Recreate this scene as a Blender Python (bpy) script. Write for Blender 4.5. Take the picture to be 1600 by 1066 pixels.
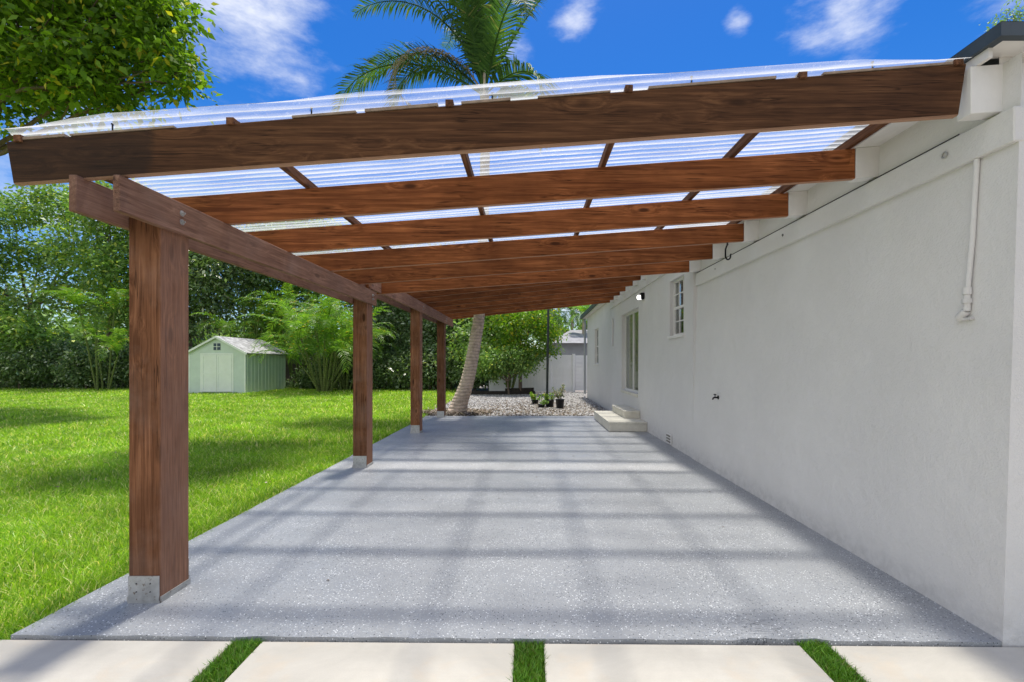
import bpy, bmesh, math, random
import numpy as np
from mathutils import Vector, Matrix
rad = math.radians
scn = bpy.context.scene
for o in list(bpy.data.objects): bpy.data.objects.remove(o)
# ------------------------------------------------------------------ camera
H = 1.47; F = 711.0; VX, VY = 826.0, 566.0
cd = bpy.data.cameras.new('camera'); cam = bpy.data.objects.new('camera', cd)
scn.collection.objects.link(cam); scn.camera = cam
cam.location = (0, 0, H); cam.rotation_euler = (rad(90), 0, 0)
cd.sensor_width = 36; cd.lens = F/1600*36
cd.shift_x = -(VX-800)/1600; cd.shift_y = (VY-533)/1600
cd.clip_start = 0.05; cd.clip_end = 2000
scn.render.resolution_x, scn.render.resolution_y = 1024, 682
def P(u, v, d):                      # a measured spot of the photograph at d metres -> world point
    return Vector(((u-VX)/F*d, d, H+(VY-v)/F*d))
# ------------------------------------------------------------------ sky and sun
SUN = Vector((0.045, 0.27, 1.0)).normalized()
W = bpy.data.worlds.new('World'); scn.world = W; W.use_nodes = True
nt = W.node_tree; N = nt.nodes; L = nt.links; N.clear()
out = N.new('ShaderNodeOutputWorld'); bg = N.new('ShaderNodeBackground'); bg.inputs[1].default_value = 0.12
sky = N.new('ShaderNodeTexSky'); sky.sky_type = 'NISHITA'; sky.sun_disc = False
sky.sun_elevation = math.asin(SUN.z); sky.sun_rotation = math.atan2(SUN.x, SUN.y)
sky.air_density = 1.0; sky.dust_density = 0.3; sky.ozone_density = 2.5; sky.altitude = 0
hs = N.new('ShaderNodeHueSaturation'); hs.inputs['Saturation'].default_value = 1.45;  hs.inputs['Hue'].default_value = .512; hs.inputs['Value'].default_value = .8
L.new(sky.outputs[0], hs.inputs['Color'])
tc = N.new('ShaderNodeTexCoord')
def clouds():
    nz = N.new('ShaderNodeTexNoise'); nz.inputs['Scale'].default_value = 5; nz.inputs['Detail'].default_value = 9
    nz.inputs['Roughness'].default_value = 0.62; nz.inputs['Distortion'].default_value = 0.05
    mp = N.new('ShaderNodeMapping'); mp.inputs['Scale'].default_value = (1, .8, 2.4)
    L.new(tc.outputs['Generated'], mp.inputs[0]); L.new(mp.outputs[0], nz.inputs['Vector'])
    total = None
    banks = [(Vector(q).normalized(), r_, w_) for q, r_, w_ in (((-1, -.15, .12), .75, 1.5), ((-1, -.9, .5), .8, 1.5), ((0, -1, .5), .8, 1.4), ((.8, -.6, .7), .6, 1.2), ((-.5, -.3, 1), .5, 1.3))]  # unseen banks outside the view, added for neutral fill light
    # cloud banks: direction in the sky, angular radius, weight
    for (u, v, r, w) in [(395, -5, .2, .85), (330, 60, .09, .5), (480, -10, .14, .55), (900, 18, .06, .66), (1335, -10, .12, .62), (1325, 50, .05, .5),
                         (1150, 32, .035, .75), (800, 68, .05, .55), (310, 160, .06, .4), (20, 400, .2, .45), (905, 500, .12, .8), (60, 250, .1, .4), (-500, 100, .5, .8),
                         (2300, 60, .5, .8)]:
        banks.append(((P(u, v, 10)-Vector((0, 0, H))).normalized(), r, w))
    for d, r, w in banks:
        vm = N.new('ShaderNodeVectorMath'); vm.operation = 'DISTANCE'; vm.inputs[1].default_value = d
        L.new(tc.outputs['Generated'], vm.inputs[0])
        mr = N.new('ShaderNodeMapRange'); mr.interpolation_type = 'SMOOTHSTEP'
        mr.inputs['From Min'].default_value = r*1.35; mr.inputs['From Max'].default_value = 0
        mr.inputs['To Min'].default_value = 0; mr.inputs['To Max'].default_value = w
        L.new(vm.outputs['Value'], mr.inputs['Value'])
        if total is None: total = mr.outputs[0]
        else:
            mx = N.new('ShaderNodeMath'); mx.operation = 'MAXIMUM'; L.new(total, mx.inputs[0]); L.new(mr.outputs[0], mx.inputs[1]); total = mx.outputs[0]
    a = N.new('ShaderNodeMath'); a.operation = 'ADD'; L.new(nz.outputs[0], a.inputs[0])
    b = N.new('ShaderNodeMath'); b.operation = 'MULTIPLY'; b.inputs[1].default_value = .5; L.new(total, b.inputs[0]); L.new(b.outputs[0], a.inputs[1])
    m = N.new('ShaderNodeMapRange'); m.interpolation_type = 'SMOOTHSTEP'; m.inputs['From Min'].default_value = .66; m.inputs['From Max'].default_value = 1.12
    L.new(a.outputs[0], m.inputs['Value'])
    return m.outputs[0]
cm = N.new('ShaderNodeMix'); cm.data_type = 'RGBA'
L.new(clouds(), cm.inputs[0]); L.new(hs.outputs[0], cm.inputs[6]); cm.inputs[7].default_value = (5.6, 5.7, 5.9, 1)
L.new(cm.outputs[2], bg.inputs[0]); L.new(bg.outputs[0], out.inputs[0])
sd = bpy.data.lights.new('sun', 'SUN'); sd.energy = 3.5; sd.angle = rad(4); sd.color = (1, .94, .84)
so = bpy.data.objects.new('sun', sd); scn.collection.objects.link(so); so.location = SUN*40
so.rotation_euler = SUN.to_track_quat('Z', 'Y').to_euler()
scn.view_settings.view_transform = 'Standard'; scn.view_settings.look = 'None'
scn.view_settings.exposure = 0.72; scn.view_settings.gamma = 1
scn.render.engine = 'CYCLES'
scn.cycles.max_bounces = 10; scn.cycles.transparent_max_bounces = 24; scn.cycles.diffuse_bounces = 5
# ------------------------------------------------------------------ helpers
COL = scn.collection
def wloc(p):
    v = Vector((0, 0, 0))
    while p is not None: v += p.location; p = p.parent
    return v
def tag(o, label=None, cat=None, group=None, kind=None):
    if label: o['label'] = label
    if cat: o['category'] = cat
    if group: o['group'] = group
    if kind: o['kind'] = kind
    return o
def thing(name, loc, label, cat, group=None):
    o = bpy.data.objects.new(name, None); COL.objects.link(o); o.location = loc; o.empty_display_size = .2
    return tag(o, label, cat, group)
class MB:                                   # collects world-space geometry, links it as one mesh object
    def __init__(s): s.v = []; s.f = []; s.sm = []
    def add(s, vs, fs, smooth=False):
        b = len(s.v); s.v += [Vector(v) for v in vs]; s.f += [tuple(i+b for i in f) for f in fs]; s.sm += [smooth]*len(fs); return s
    def box(s, x0, x1, y0, y1, z0, z1):
        v = [(x, y, z) for z in (z0, z1) for y in (y0, y1) for x in (x0, x1)]
        return s.add(v, [(0, 2, 3, 1), (4, 5, 7, 6), (0, 1, 5, 4), (2, 6, 7, 3), (0, 4, 6, 2), (1, 3, 7, 5)])
    def hexa(s, v):                          # 8 corners, ordered like box()
        return s.add(v, [(0, 2, 3, 1), (4, 5, 7, 6), (0, 1, 5, 4), (2, 6, 7, 3), (0, 4, 6, 2), (1, 3, 7, 5)])
    def tube(s, pts, radii, n=10, cap=True):
        pts = [Vector(p) for p in pts]
        if not hasattr(radii, '__len__'): radii = [radii]*len(pts)
        rings = []; t0 = None; u = None
        for i, p in enumerate(pts):
            t = (pts[min(i+1, len(pts)-1)]-pts[max(i-1, 0)]).normalized()
            if u is None:
                u = t.cross(Vector((0, 0, 1)));
                if u.length < .05: u = t.cross(Vector((1, 0, 0)))
                u.normalize()
            else:
                u = (u-t*u.dot(t)).normalized()
            w = t.cross(u)
            rings.append([p+(u*math.cos(2*math.pi*k/n)+w*math.sin(2*math.pi*k/n))*radii[i] for k in range(n)])
        vs = [q for r in rings for q in r]; fs = []
        for i in range(len(rings)-1):
            for k in range(n):
                a = i*n+k; b = i*n+(k+1) % n; fs.append((a, b, b+n, a+n))
        s.add(vs, fs, True)
        if cap:
            s.add(rings[0], [tuple(range(n))[::-1]]); s.add(rings[-1], [tuple(range(n))])
        return s
    def build(s, name, mat, parent=None, bevel=0, origin=None, label=None, norm=True):
        me = bpy.data.meshes.new(name)
        off = wloc(parent) if parent is not None else Vector(origin or (0, 0, 0))
        me.from_pydata([tuple(v-off) for v in s.v], [], s.f)
        me.polygons.foreach_set('use_smooth', s.sm); me.materials.append(mat)
        if norm or bevel:
            bm = bmesh.new(); bm.from_mesh(me)
            bmesh.ops.recalc_face_normals(bm, faces=bm.faces)
            if bevel:
                bmesh.ops.bevel(bm, geom=[e for e in bm.edges if len(e.link_faces) == 2 and e.calc_face_angle(0) > .5], offset=bevel, segments=1, affect='EDGES', clamp_overlap=True)
            bm.to_mesh(me); bm.free()
        o = bpy.data.objects.new(name, me); COL.objects.link(o)
        if parent is not None: o.parent = parent
        elif origin: o.location = origin
        if label: o['label'] = label
        return o
def npmesh(name, V, k, mat, parent=None, origin=None, smooth=False):   # V: (n*k,3) world coords, faces of k consecutive verts
    off = wloc(parent) if parent is not None else Vector(origin or (0, 0, 0))
    V = np.asarray(V, dtype=np.float32)-np.array(off, dtype=np.float32)
    nv = len(V); nf = nv//k
    me = bpy.data.meshes.new(name)
    me.vertices.add(nv); me.vertices.foreach_set('co', V.ravel())
    me.loops.add(nv); me.loops.foreach_set('vertex_index', np.arange(nv, dtype=np.int32))
    me.polygons.add(nf); me.polygons.foreach_set('loop_start', np.arange(0, nv, k, dtype=np.int32))
    me.update(calc_edges=True); me.materials.append(mat)
    o = bpy.data.objects.new(name, me); COL.objects.link(o)
    if parent is not None: o.parent = parent
    elif origin: o.location = origin
    return o
def npmesh_idx(name, V, Fa, mat, parent=None, origin=None, smooth=False):
    off = wloc(parent) if parent is not None else Vector(origin or (0, 0, 0))
    V = np.asarray(V, dtype=np.float32)-np.array(off, dtype=np.float32); Fa = np.asarray(Fa, dtype=np.int32)
    k = Fa.shape[1]; nf = len(Fa)
    me = bpy.data.meshes.new(name)
    me.vertices.add(len(V)); me.vertices.foreach_set('co', V.ravel())
    me.loops.add(nf*k); me.loops.foreach_set('vertex_index', Fa.ravel())
    me.polygons.add(nf); me.polygons.foreach_set('loop_start', np.arange(0, nf*k, k, dtype=np.int32))
    me.update(calc_edges=True); me.materials.append(mat)
    if smooth: me.polygons.foreach_set('use_smooth', np.ones(nf, dtype=bool))
    o = bpy.data.objects.new(name, me); COL.objects.link(o)
    if parent is not None: o.parent = parent
    elif origin: o.location = origin
    return o
# ------------------------------------------------------------------ materials
def newmat(name):
    m = bpy.data.materials.new(name); m.use_nodes = True
    n = m.node_tree.nodes; b = n['Principled BSDF']; return m, n, m.node_tree.links, b
def rgb(c): return (c[0], c[1], c[2], 1)
def noise(n, l, vec, scale, detail=4, rough=.55, dist=0):
    t = n.new('ShaderNodeTexNoise'); t.inputs['Scale'].default_value = scale; t.inputs['Detail'].default_value = detail
    t.inputs['Roughness'].default_value = rough; t.inputs['Distortion'].default_value = dist
    l.new(vec, t.inputs['Vector']); return t.outputs[0]
def mapr(n, l, val, a, b, c=0, d=1, smooth=False):
    t = n.new('ShaderNodeMapRange'); t.inputs['From Min'].default_value = a; t.inputs['From Max'].default_value = b
    t.inputs['To Min'].default_value = c; t.inputs['To Max'].default_value = d
    if smooth: t.interpolation_type = 'SMOOTHSTEP'
    l.new(val, t.inputs['Value']); return t.outputs[0]
def mix(n, l, f, a, b, mode='MIX'):
    t = n.new('ShaderNodeMix'); t.data_type = 'RGBA'; t.blend_type = mode
    for s, x in ((0, f), (6, a), (7, b)):
        if hasattr(x, 'is_linked') or hasattr(x, 'links'): l.new(x, t.inputs[s])
        elif s == 0: t.inputs[0].default_value = x
        else: t.inputs[s].default_value = rgb(x)
    return t.outputs[2]
def bump(n, l, b, h, strength, dist=.01):
    t = n.new('ShaderNodeBump'); t.inputs['Strength'].default_value = strength; t.inputs['Distance'].default_value = dist
    l.new(h, t.inputs['Height']); l.new(t.outputs[0], b.inputs['Normal'])
def mathn(n, l, op, a, b=None):
    t = n.new('ShaderNodeMath'); t.operation = op
    for i, x in enumerate((a, b)):
        if x is None: continue
        if hasattr(x, 'links'): l.new(x, t.inputs[i])
        else: t.inputs[i].default_value = x
    return t.outputs[0]
def simple(name, c, rough=.6, metal=0, nscale=0, namt=.15, bmp=0, spec=.4):
    m, n, l, b = newmat(name)
    b.inputs['Roughness'].default_value = rough; b.inputs['Metallic'].default_value = metal; b.inputs['Specular IOR Level'].default_value = spec
    b.inputs['Base Color'].default_value = rgb(c)
    if nscale:
        tcn = n.new('ShaderNodeTexCoord'); f = noise(n, l, tcn.outputs['Object'], nscale, 6, .6)
        f2 = mapr(n, l, f, .3, .7)
        l.new(mix(n, l, f2, [x*(1-namt) for x in c], [min(1, x*(1+namt)) for x in c]), b.inputs['Base Color'])
        if bmp: bump(n, l, b, f, bmp, .01)
    return m
def wood(name, axis, c_dark, c_mid, c_light, weather=0.0, under=False, side=0, lapend=False, sat=.97):
    m, n, l, b = newmat(name)
    tcn = n.new('ShaderNodeTexCoord'); oi = n.new('ShaderNodeObjectInfo')
    off = n.new('ShaderNodeVectorMath'); off.operation = 'SCALE'; off.inputs[0].default_value = (13, 17, 9); l.new(oi.outputs['Random'], off.inputs['Scale'])
    ad = n.new('ShaderNodeVectorMath'); ad.operation = 'ADD'; l.new(tcn.outputs['Object'], ad.inputs[0]); l.new(off.outputs[0], ad.inputs[1])
    V = ad.outputs[0]
    # knots: sparse cells bend the grain round them
    kv = n.new('ShaderNodeMapping'); sc = [6.5, 6.5, 6.5]; sc[axis] = 2.2; kv.inputs['Scale'].default_value = sc; l.new(V, kv.inputs[0])
    vo = n.new('ShaderNodeTexVoronoi'); vo.inputs['Scale'].default_value = 1.0; vo.inputs['Randomness'].default_value = 1; l.new(kv.outputs[0], vo.inputs['Vector'])
    vc = n.new('ShaderNodeSeparateColor'); l.new(vo.outputs['Color'], vc.inputs[0])
    on = mapr(n, l, vc.outputs[0], .42, .45)
    knot = mathn(n, l, 'MULTIPLY', mapr(n, l, vo.outputs['Distance'], .17, .08, 0, 1, True), on)
    halo = mathn(n, l, 'MULTIPLY', mapr(n, l, vo.outputs['Distance'], .55, .1, 0, 1, True), on)
    g = n.new('ShaderNodeMapping'); s1 = [42, 42, 42]; s1[axis] = 1.5; g.inputs['Scale'].default_value = s1; l.new(V, g.inputs[0])
    wig = n.new('ShaderNodeVectorMath'); wig.operation = 'SCALE'; wig.inputs[0].default_value = (1.6, 1.6, 1.6); l.new(halo, wig.inputs['Scale'])
    g2 = n.new('ShaderNodeVectorMath'); g2.operation = 'ADD'; l.new(g.outputs[0], g2.inputs[0]); l.new(wig.outputs[0], g2.inputs[1])
    gr = noise(n, l, g2.outputs[0], 1.0, 7, .62, .5)
    fine = n.new('ShaderNodeMapping'); s2 = [160, 160, 160]; s2[axis] = 5; fine.inputs['Scale'].default_value = s2; l.new(V, fine.inputs[0])
    fg = noise(n, l, fine.outputs[0], 1.0, 3, .6)
    big = noise(n, l, V, 1.7, 4, .6)
    c = mix(n, l, mapr(n, l, gr, .38, .6), c_dark, c_mid)
    c = mix(n, l, mathn(n, l, 'MULTIPLY', mapr(n, l, gr, .55, .8), .8), c, c_light)
    c = mix(n, l, mapr(n, l, big, .35, .68, 0, .6), c, [x*.55 for x in c_dark])
    c = mix(n, l, mapr(n, l, fg, .3, .7, .0, .45), c, [x*.4 for x in c_dark])
    ck = n.new('ShaderNodeMapping'); s3 = [30, 30, 30]; s3[axis] = .8; ck.inputs['Scale'].default_value = s3; l.new(V, ck.inputs[0])
    crk = mathn(n, l, 'ABSOLUTE', mathn(n, l, 'SUBTRACT', noise(n, l, ck.outputs[0], 1.0, 4, .55, .3), .5))
    crk = mathn(n, l, 'MULTIPLY', mapr(n, l, crk, .022, .006), mapr(n, l, noise(n, l, V, 2.3, 2, .5), .48, .56))
    c = mix(n, l, mathn(n, l, 'MULTIPLY', crk, .75), c, [x*.2 for x in c_dark])
    if weather:
        wv = noise(n, l, V, 3.1, 6, .65)
        c = mix(n, l, mapr(n, l, wv, .45, .75, 0, weather), c, (.34, .24, .2))
    c = mix(n, l, mathn(n, l, 'MULTIPLY', knot, .88), c, [x*.25 for x in c_dark])
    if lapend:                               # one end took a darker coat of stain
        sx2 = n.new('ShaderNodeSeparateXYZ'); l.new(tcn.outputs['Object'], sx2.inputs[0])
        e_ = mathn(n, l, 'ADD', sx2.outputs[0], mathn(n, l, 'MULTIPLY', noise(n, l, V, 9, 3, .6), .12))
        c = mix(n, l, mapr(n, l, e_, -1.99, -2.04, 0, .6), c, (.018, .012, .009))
    if side:                                 # bounced light on the flanks, painted in as a paler tone
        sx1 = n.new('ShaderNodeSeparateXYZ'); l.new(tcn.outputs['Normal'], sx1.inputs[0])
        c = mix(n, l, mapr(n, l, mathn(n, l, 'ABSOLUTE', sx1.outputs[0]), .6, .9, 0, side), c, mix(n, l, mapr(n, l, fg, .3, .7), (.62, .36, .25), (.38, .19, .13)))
    if under:                                # floor bounce on the undersides, put into the colour as a paler mix
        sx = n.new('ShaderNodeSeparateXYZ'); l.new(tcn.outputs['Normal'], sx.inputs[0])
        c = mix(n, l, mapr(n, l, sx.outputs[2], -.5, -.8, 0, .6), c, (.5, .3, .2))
    rv = mapr(n, l, oi.outputs['Random'], 0, 1, .74, 1.16)
    hv = n.new('ShaderNodeHueSaturation'); hv.inputs['Saturation'].default_value = sat; l.new(rv, hv.inputs['Value']); l.new(c, hv.inputs['Color'])
    l.new(hv.outputs[0], b.inputs['Base Color'])
    b.inputs['Roughness'].default_value = .78; b.inputs['Specular IOR Level'].default_value = .15
    hh = mathn(n, l, 'ADD', gr, mathn(n, l, 'MULTIPLY', fg, .5))
    bump(n, l, b, hh, .35, .004)
    return m
RD, RM, RL = (0.175, 0.05, 0.012), (0.4, 0.128, 0.034), (0.56, 0.2, 0.06)
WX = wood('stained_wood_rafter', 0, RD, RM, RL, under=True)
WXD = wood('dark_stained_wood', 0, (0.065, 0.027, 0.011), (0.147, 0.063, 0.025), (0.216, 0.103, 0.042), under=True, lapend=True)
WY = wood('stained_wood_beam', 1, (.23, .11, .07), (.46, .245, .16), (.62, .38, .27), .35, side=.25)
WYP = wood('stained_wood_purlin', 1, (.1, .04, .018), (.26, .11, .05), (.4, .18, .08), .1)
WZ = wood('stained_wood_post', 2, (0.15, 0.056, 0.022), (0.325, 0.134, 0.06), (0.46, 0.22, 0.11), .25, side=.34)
GREYW = simple('weathered_strip', (.28, .21, .16), .8, 0, 14, .3)

def stucco(name, c, bs=.25, streak=0):
    m, n, l, b = newmat(name); tcn = n.new('ShaderNodeTexCoord'); V = tcn.outputs['Object']
    big = noise(n, l, V, .9, 5, .6); med = noise(n, l, V, 6, 5, .6); fin = noise(n, l, V, 90, 3, .6)
    c1 = mix(n, l, mapr(n, l, big, .3, .7, 0, 1), [x*.9 for x in c], c)
    c1 = mix(n, l, mapr(n, l, med, .35, .75, 0, .35), c1, [x*.9 for x in c])
    # drips and dirt just above the base
    sx = n.new('ShaderNodeSeparateXYZ'); l.new(V, sx.inputs[0])
    d = mathn(n, l, 'MULTIPLY', mapr(n, l, sx.outputs[2], .25, 0, 0, .5, True), mapr(n, l, noise(n, l, V, 11, 5, .7), .38, .62))
    c1 = mix(n, l, d, c1, [x*.62 for x in c])
    l.new(c1, b.inputs['Base Color']); b.inputs['Roughness'].default_value = .75; b.inputs['Specular IOR Level'].default_value = .25
    h = mathn(n, l, 'ADD', mathn(n, l, 'MULTIPLY', med, 1.6), mathn(n, l, 'MULTIPLY', fin, .35))
    bump(n, l, b, h, bs, .012)
    return m
WALL = stucco('white_stucco', (.7, .685, .67), .75)
TRIM = simple('white_painted_wood', (.73, .715, .695), .55, 0, 7, .05, .08)
CONC = None
def concrete(name, c, scale=1.0, warm=(.62, .5, .36)):
    m, n, l, b = newmat(name); tcn = n.new('ShaderNodeTexCoord'); V = tcn.outputs['Object']
    mp = n.new('ShaderNodeMapping'); mp.inputs['Scale'].default_value = (1, 5, 1); l.new(V, mp.inputs[0])
    a = noise(n, l, V, 1.6*scale, 6, .62, .6); br = noise(n, l, mp.outputs[0], 7*scale, 5, .6); f = noise(n, l, V, 130, 3, .7)
    c1 = mix(n, l, mapr(n, l, a, .32, .66), [x*.76 for x in c], c)
    c1 = mix(n, l, mapr(n, l, noise(n, l, V, 2.7*scale, 5, .65, 1.0), .54, .74, 0, .6), c1, warm)
    c1 = mix(n, l, mapr(n, l, br, .3, .75, 0, .22), c1, [x*.75 for x in c])
    c1 = mix(n, l, mapr(n, l, f, .3, .75, 0, .25), c1, [x*.7 for x in c])
    vo = n.new('ShaderNodeTexVoronoi'); vo.inputs['Scale'].default_value = 9; l.new(V, vo.inputs['Vector'])
    vs = n.new('ShaderNodeSeparateColor'); l.new(vo.outputs['Color'], vs.inputs[0])
    sp = mathn(n, l, 'MULTIPLY', mapr(n, l, vo.outputs['Distance'], .075, .04), mapr(n, l, vs.outputs[1], .62, .64))
    c1 = mix(n, l, mathn(n, l, 'MULTIPLY', sp, .7), c1, (.1, .08, .06))
    l.new(c1, b.inputs['Base Color']); b.inputs['Roughness'].default_value = .85; b.inputs['Specular IOR Level'].default_value = .2
    bump(n, l, b, mathn(n, l, 'ADD', f, br), .2, .004)
    return m
PAVER = concrete('pale_concrete', (.62, .58, .505))
STEPC = concrete('step_concrete', (.72, .69, .6), 2.5, (.55, .5, .4))
def epoxy():
    m, n, l, b = newmat('flaked_epoxy_floor'); tcn = n.new('ShaderNodeTexCoord'); V = tcn.outputs['Object']
    base = (.31, .319, .331)
    big = noise(n, l, V, .8, 5, .6, .4)
    c = mix(n, l, mapr(n, l, big, .3, .7), [x*.88 for x in base], [x*1.1 for x in base])
    def flakes(scale, lo, col, c, thr, size, amt=.9):
        vo = n.new('ShaderNodeTexVoronoi'); vo.inputs['Scale'].default_value = scale; l.new(V, vo.inputs['Vector'])
        s = n.new('ShaderNodeSeparateColor'); l.new(vo.outputs['Color'], s.inputs[0])
        # flakes are scattered in drifts
        dn = mapr(n, l, noise(n, l, V, 1.3+lo, 4, .6), .32, .68, thr+.13, thr-.13)
        pick = mathn(n, l, 'GREATER_THAN', s.outputs[0], dn)
        sz = mathn(n, l, 'LESS_THAN', vo.outputs['Distance'], size)
        return mix(n, l, mathn(n, l, 'MULTIPLY', mathn(n, l, 'MULTIPLY', pick, sz), amt), c, col)
    c = flakes(150, 0, (.2, .23, .28), c, .72, .5, .55)
    c = flakes(125, .3, (.55, .57, .6), c, .76, .42, .6)
    c = flakes(105, .7, (.86, .87, .88), c, .93, .4)
    c = flakes(90, .5, (.045, .05, .06), c, .90, .36)
    vd = n.new('ShaderNodeVectorMath'); vd.operation = 'DISTANCE'; vd.inputs[1].default_value = (1.28, 2.47, 0); l.new(V, vd.inputs[0])
    cm_ = n.new('ShaderNodeMapping'); cm_.inputs['Scale'].default_value = (5, 22, 5); l.new(V, cm_.inputs[0])
    rg_ = mathn(n, l, 'ABSOLUTE', mathn(n, l, 'SUBTRACT', noise(n, l, cm_.outputs[0], 1.0, 5, .6, .6), .5))
    c = mix(n, l, mathn(n, l, 'MULTIPLY', mapr(n, l, rg_, .016, .006), mapr(n, l, vd.outputs['Value'], .28, .1, 0, .7)), c, (.05, .055, .065))
    c = mix(n, l, mapr(n, l, noise(n, l, V, 2.1, 6, .7, .8), .6, .74, 0, .2), c, (.2, .22, .25))
    l.new(c, b.inputs['Base Color'])
    l.new(mapr(n, l, noise(n, l, V, 3, 4, .6), .3, .7, .38, .58), b.inputs['Roughness']); b.inputs['Specular IOR Level'].default_value = .42
    bump(n, l, b, noise(n, l, V, 75, 3, .6), .12, .004)
    return m
EPOXY = epoxy()
def leafmat(name, c1, c2, c3=None, trans=.35, rough=.42, yellow=.0, gloss=.35):
    m, n, l, b = newmat(name)
    ge = n.new('ShaderNodeNewGeometry'); R = ge.outputs['Random Per Island']
    c = mix(n, l, R, c1, c2)
    if c3 is not None:
        f = mapr(n, l, R, 1-yellow-.01, 1-yellow); wn = n.new('ShaderNodeTexWhiteNoise'); wn.noise_dimensions = '1D'; l.new(R, wn.inputs['W'])
        c = mix(n, l, mathn(n, l, 'GREATER_THAN', wn.outputs[0], 1-yellow), c, c3)
    tcn = n.new('ShaderNodeTexCoord')
    pt = noise(n, l, tcn.outputs['Object'], .9, 3, .5)
    hv = n.new('ShaderNodeHueSaturation'); l.new(mapr(n, l, pt, .3, .7, .75, 1.25), hv.inputs['Value']); l.new(c, hv.inputs['Color']); c = hv.outputs[0]
    l.new(c, b.inputs['Base Color']); b.inputs['Roughness'].default_value = rough; b.inputs['Specular IOR Level'].default_value = gloss
    tr = n.new('ShaderNodeBsdfTranslucent')
    l.new(mix(n, l, 1.0, c, (1.35, 1.5, .6), 'MULTIPLY'), tr.inputs[0])
    mx = n.new('ShaderNodeMixShader'); mx.inputs[0].default_value = trans
    o = n['Material Output']; l.new(b.outputs[0], mx.inputs[1]); l.new(tr.outputs[0], mx.inputs[2]); l.new(mx.outputs[0], o.inputs[0])
    return m
LF_NEAR = leafmat('broad_leaves', (.07, .15, .014), (.22, .36, .03), (.5, .46, .04), .4, .55, .06, .25)
LF_BACK = leafmat('tree_leaves', (.11, .22, .06), (.3, .44, .13), (.58, .62, .12), .35, .45, .06)
LF_DARK = leafmat('dark_leaves', (.08, .14, .055), (.24, .34, .15), (.6, .64, .45), .3, .3, .08, .7)
LF_LIME = leafmat('lime_leaves', (.08, .19, .018), (.22, .35, .025), (.5, .42, .03), .45, .45, .08)
LF_PALM = leafmat('palm_leaflets', (.04, .1, .03), (.1, .19, .05), (.24, .25, .1), .3, .6, .06, .2)
LF_ARECA = leafmat('areca_leaflets', (.08, .2, .03), (.25, .4, .05), (.62, .45, .05), .45, .4, .03)
LF_DEAD = leafmat('dry_frond', (.3, .24, .16), (.42, .36, .28), None, .25, .7)
GRASS = leafmat('grass_blades', (.12, .26, .02), (.4, .6, .05), (.8, .72, .34), .4, .38, .1, .5)
TURF = leafmat('artificial_turf', (.08, .22, .02), (.2, .38, .04), (.2, .24, .06), .2, .4, .12, .5)
def bark(name, c, rings=False):
    m, n, l, b = newmat(name); tcn = n.new('ShaderNodeTexCoord'); V = tcn.outputs['Object']
    a = noise(n, l, V, 9, 6, .65, .4)
    c1 = mix(n, l, mapr(n, l, a, .3, .7), [x*.6 for x in c], [min(1, x*1.25) for x in c]); h = a
    if rings:
        wv = n.new('ShaderNodeTexWave'); wv.wave_type = 'BANDS'; wv.bands_direction = 'Z'; wv.inputs['Scale'].default_value = 3.4
        wv.inputs['Distortion'].default_value = 2.5; wv.inputs['Detail'].default_value = 3; wv.inputs['Detail Scale'].default_value = 1.2; l.new(V, wv.inputs['Vector'])
        c1 = mix(n, l, mapr(n, l, wv.outputs['Fac'], .25, 0, 0, .55), c1, [x*.4 for x in c]); h = mathn(n, l, 'ADD', a, wv.outputs['Fac'])
    l.new(c1, b.inputs['Base Color']); b.inputs['Roughness'].default_value = .85; b.inputs['Specular IOR Level'].default_value = .2
    bump(n, l, b, h, .6, .02); return m
BARK = bark('grey_bark', (.17, .13, .1)); PBARK = bark('palm_bark', (.62, .5, .4), True); CANE = bark('green_cane', (.16, .2, .06), True)
def ground(name, a, b_, s, bstr=.4, c3=None):
    m, n, l, b = newmat(name); tcn = n.new('ShaderNodeTexCoord'); V = tcn.outputs['Object']
    f = noise(n, l, V, s, 8, .68); g = noise(n, l, V, s*.12, 5, .6)
    c = mix(n, l, mapr(n, l, f, .32, .68), a, b_)
    if c3: c = mix(n, l, mapr(n, l, g, .45, .65, 0, .7), c, c3)
    l.new(c, b.inputs['Base Color']); b.inputs['Roughness'].default_value = .95; b.inputs['Specular IOR Level'].default_value = .1
    bump(n, l, b, f, bstr, .03); return m
LAWN = ground('lawn_soil', (.13, .2, .02), (.28, .38, .04), 30, .5, (.38, .37, .12))
DIRT = ground('soil', (.07, .055, .04), (.16, .13, .09), 6, .5)
GRAV = ground('gravel_bed', (.16, .145, .135), (.42, .39, .37), 26, .8, (.14, .11, .09))
def stonemat():
    m, n, l, b = newmat('gravel_stones'); ge = n.new('ShaderNodeNewGeometry'); R = ge.outputs['Random Per Island']
    cr = n.new('ShaderNodeValToRGB'); l.new(R, cr.inputs[0]); e = cr.color_ramp.elements
    e[0].color = (.08, .075, .07, 1); e[1].color = (.62, .61, .59, 1); x = e.new(.25); x.color = (.22, .21, .2, 1); x = e.new(.7); x.color = (.42, .41, .4, 1)
    l.new(cr.outputs[0], b.inputs['Base Color']); b.inputs['Roughness'].default_value = .85; return m
STONE = stonemat()
def galv():
    m, n, l, b = newmat('galvanised_steel'); tcn = n.new('ShaderNodeTexCoord'); V = tcn.outputs['Object']
    f = noise(n, l, V, 14, 4, .6); r = noise(n, l, V, 45, 4, .6)
    c = mix(n, l, mapr(n, l, f, .3, .7), (.36, .36, .35), (.55, .55, .54)); c = mix(n, l, mapr(n, l, r, .6, .68, 0, .8), c, (.16, .11, .07))
    l.new(c, b.inputs['Base Color']); b.inputs['Metallic'].default_value = .55; b.inputs['Roughness'].default_value = .45; return m
GALV = galv()
BLACKM = simple('black_metal', (.015, .015, .017), .4, .6); POT = simple('black_plastic', (.018, .018, .02), .45)
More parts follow.
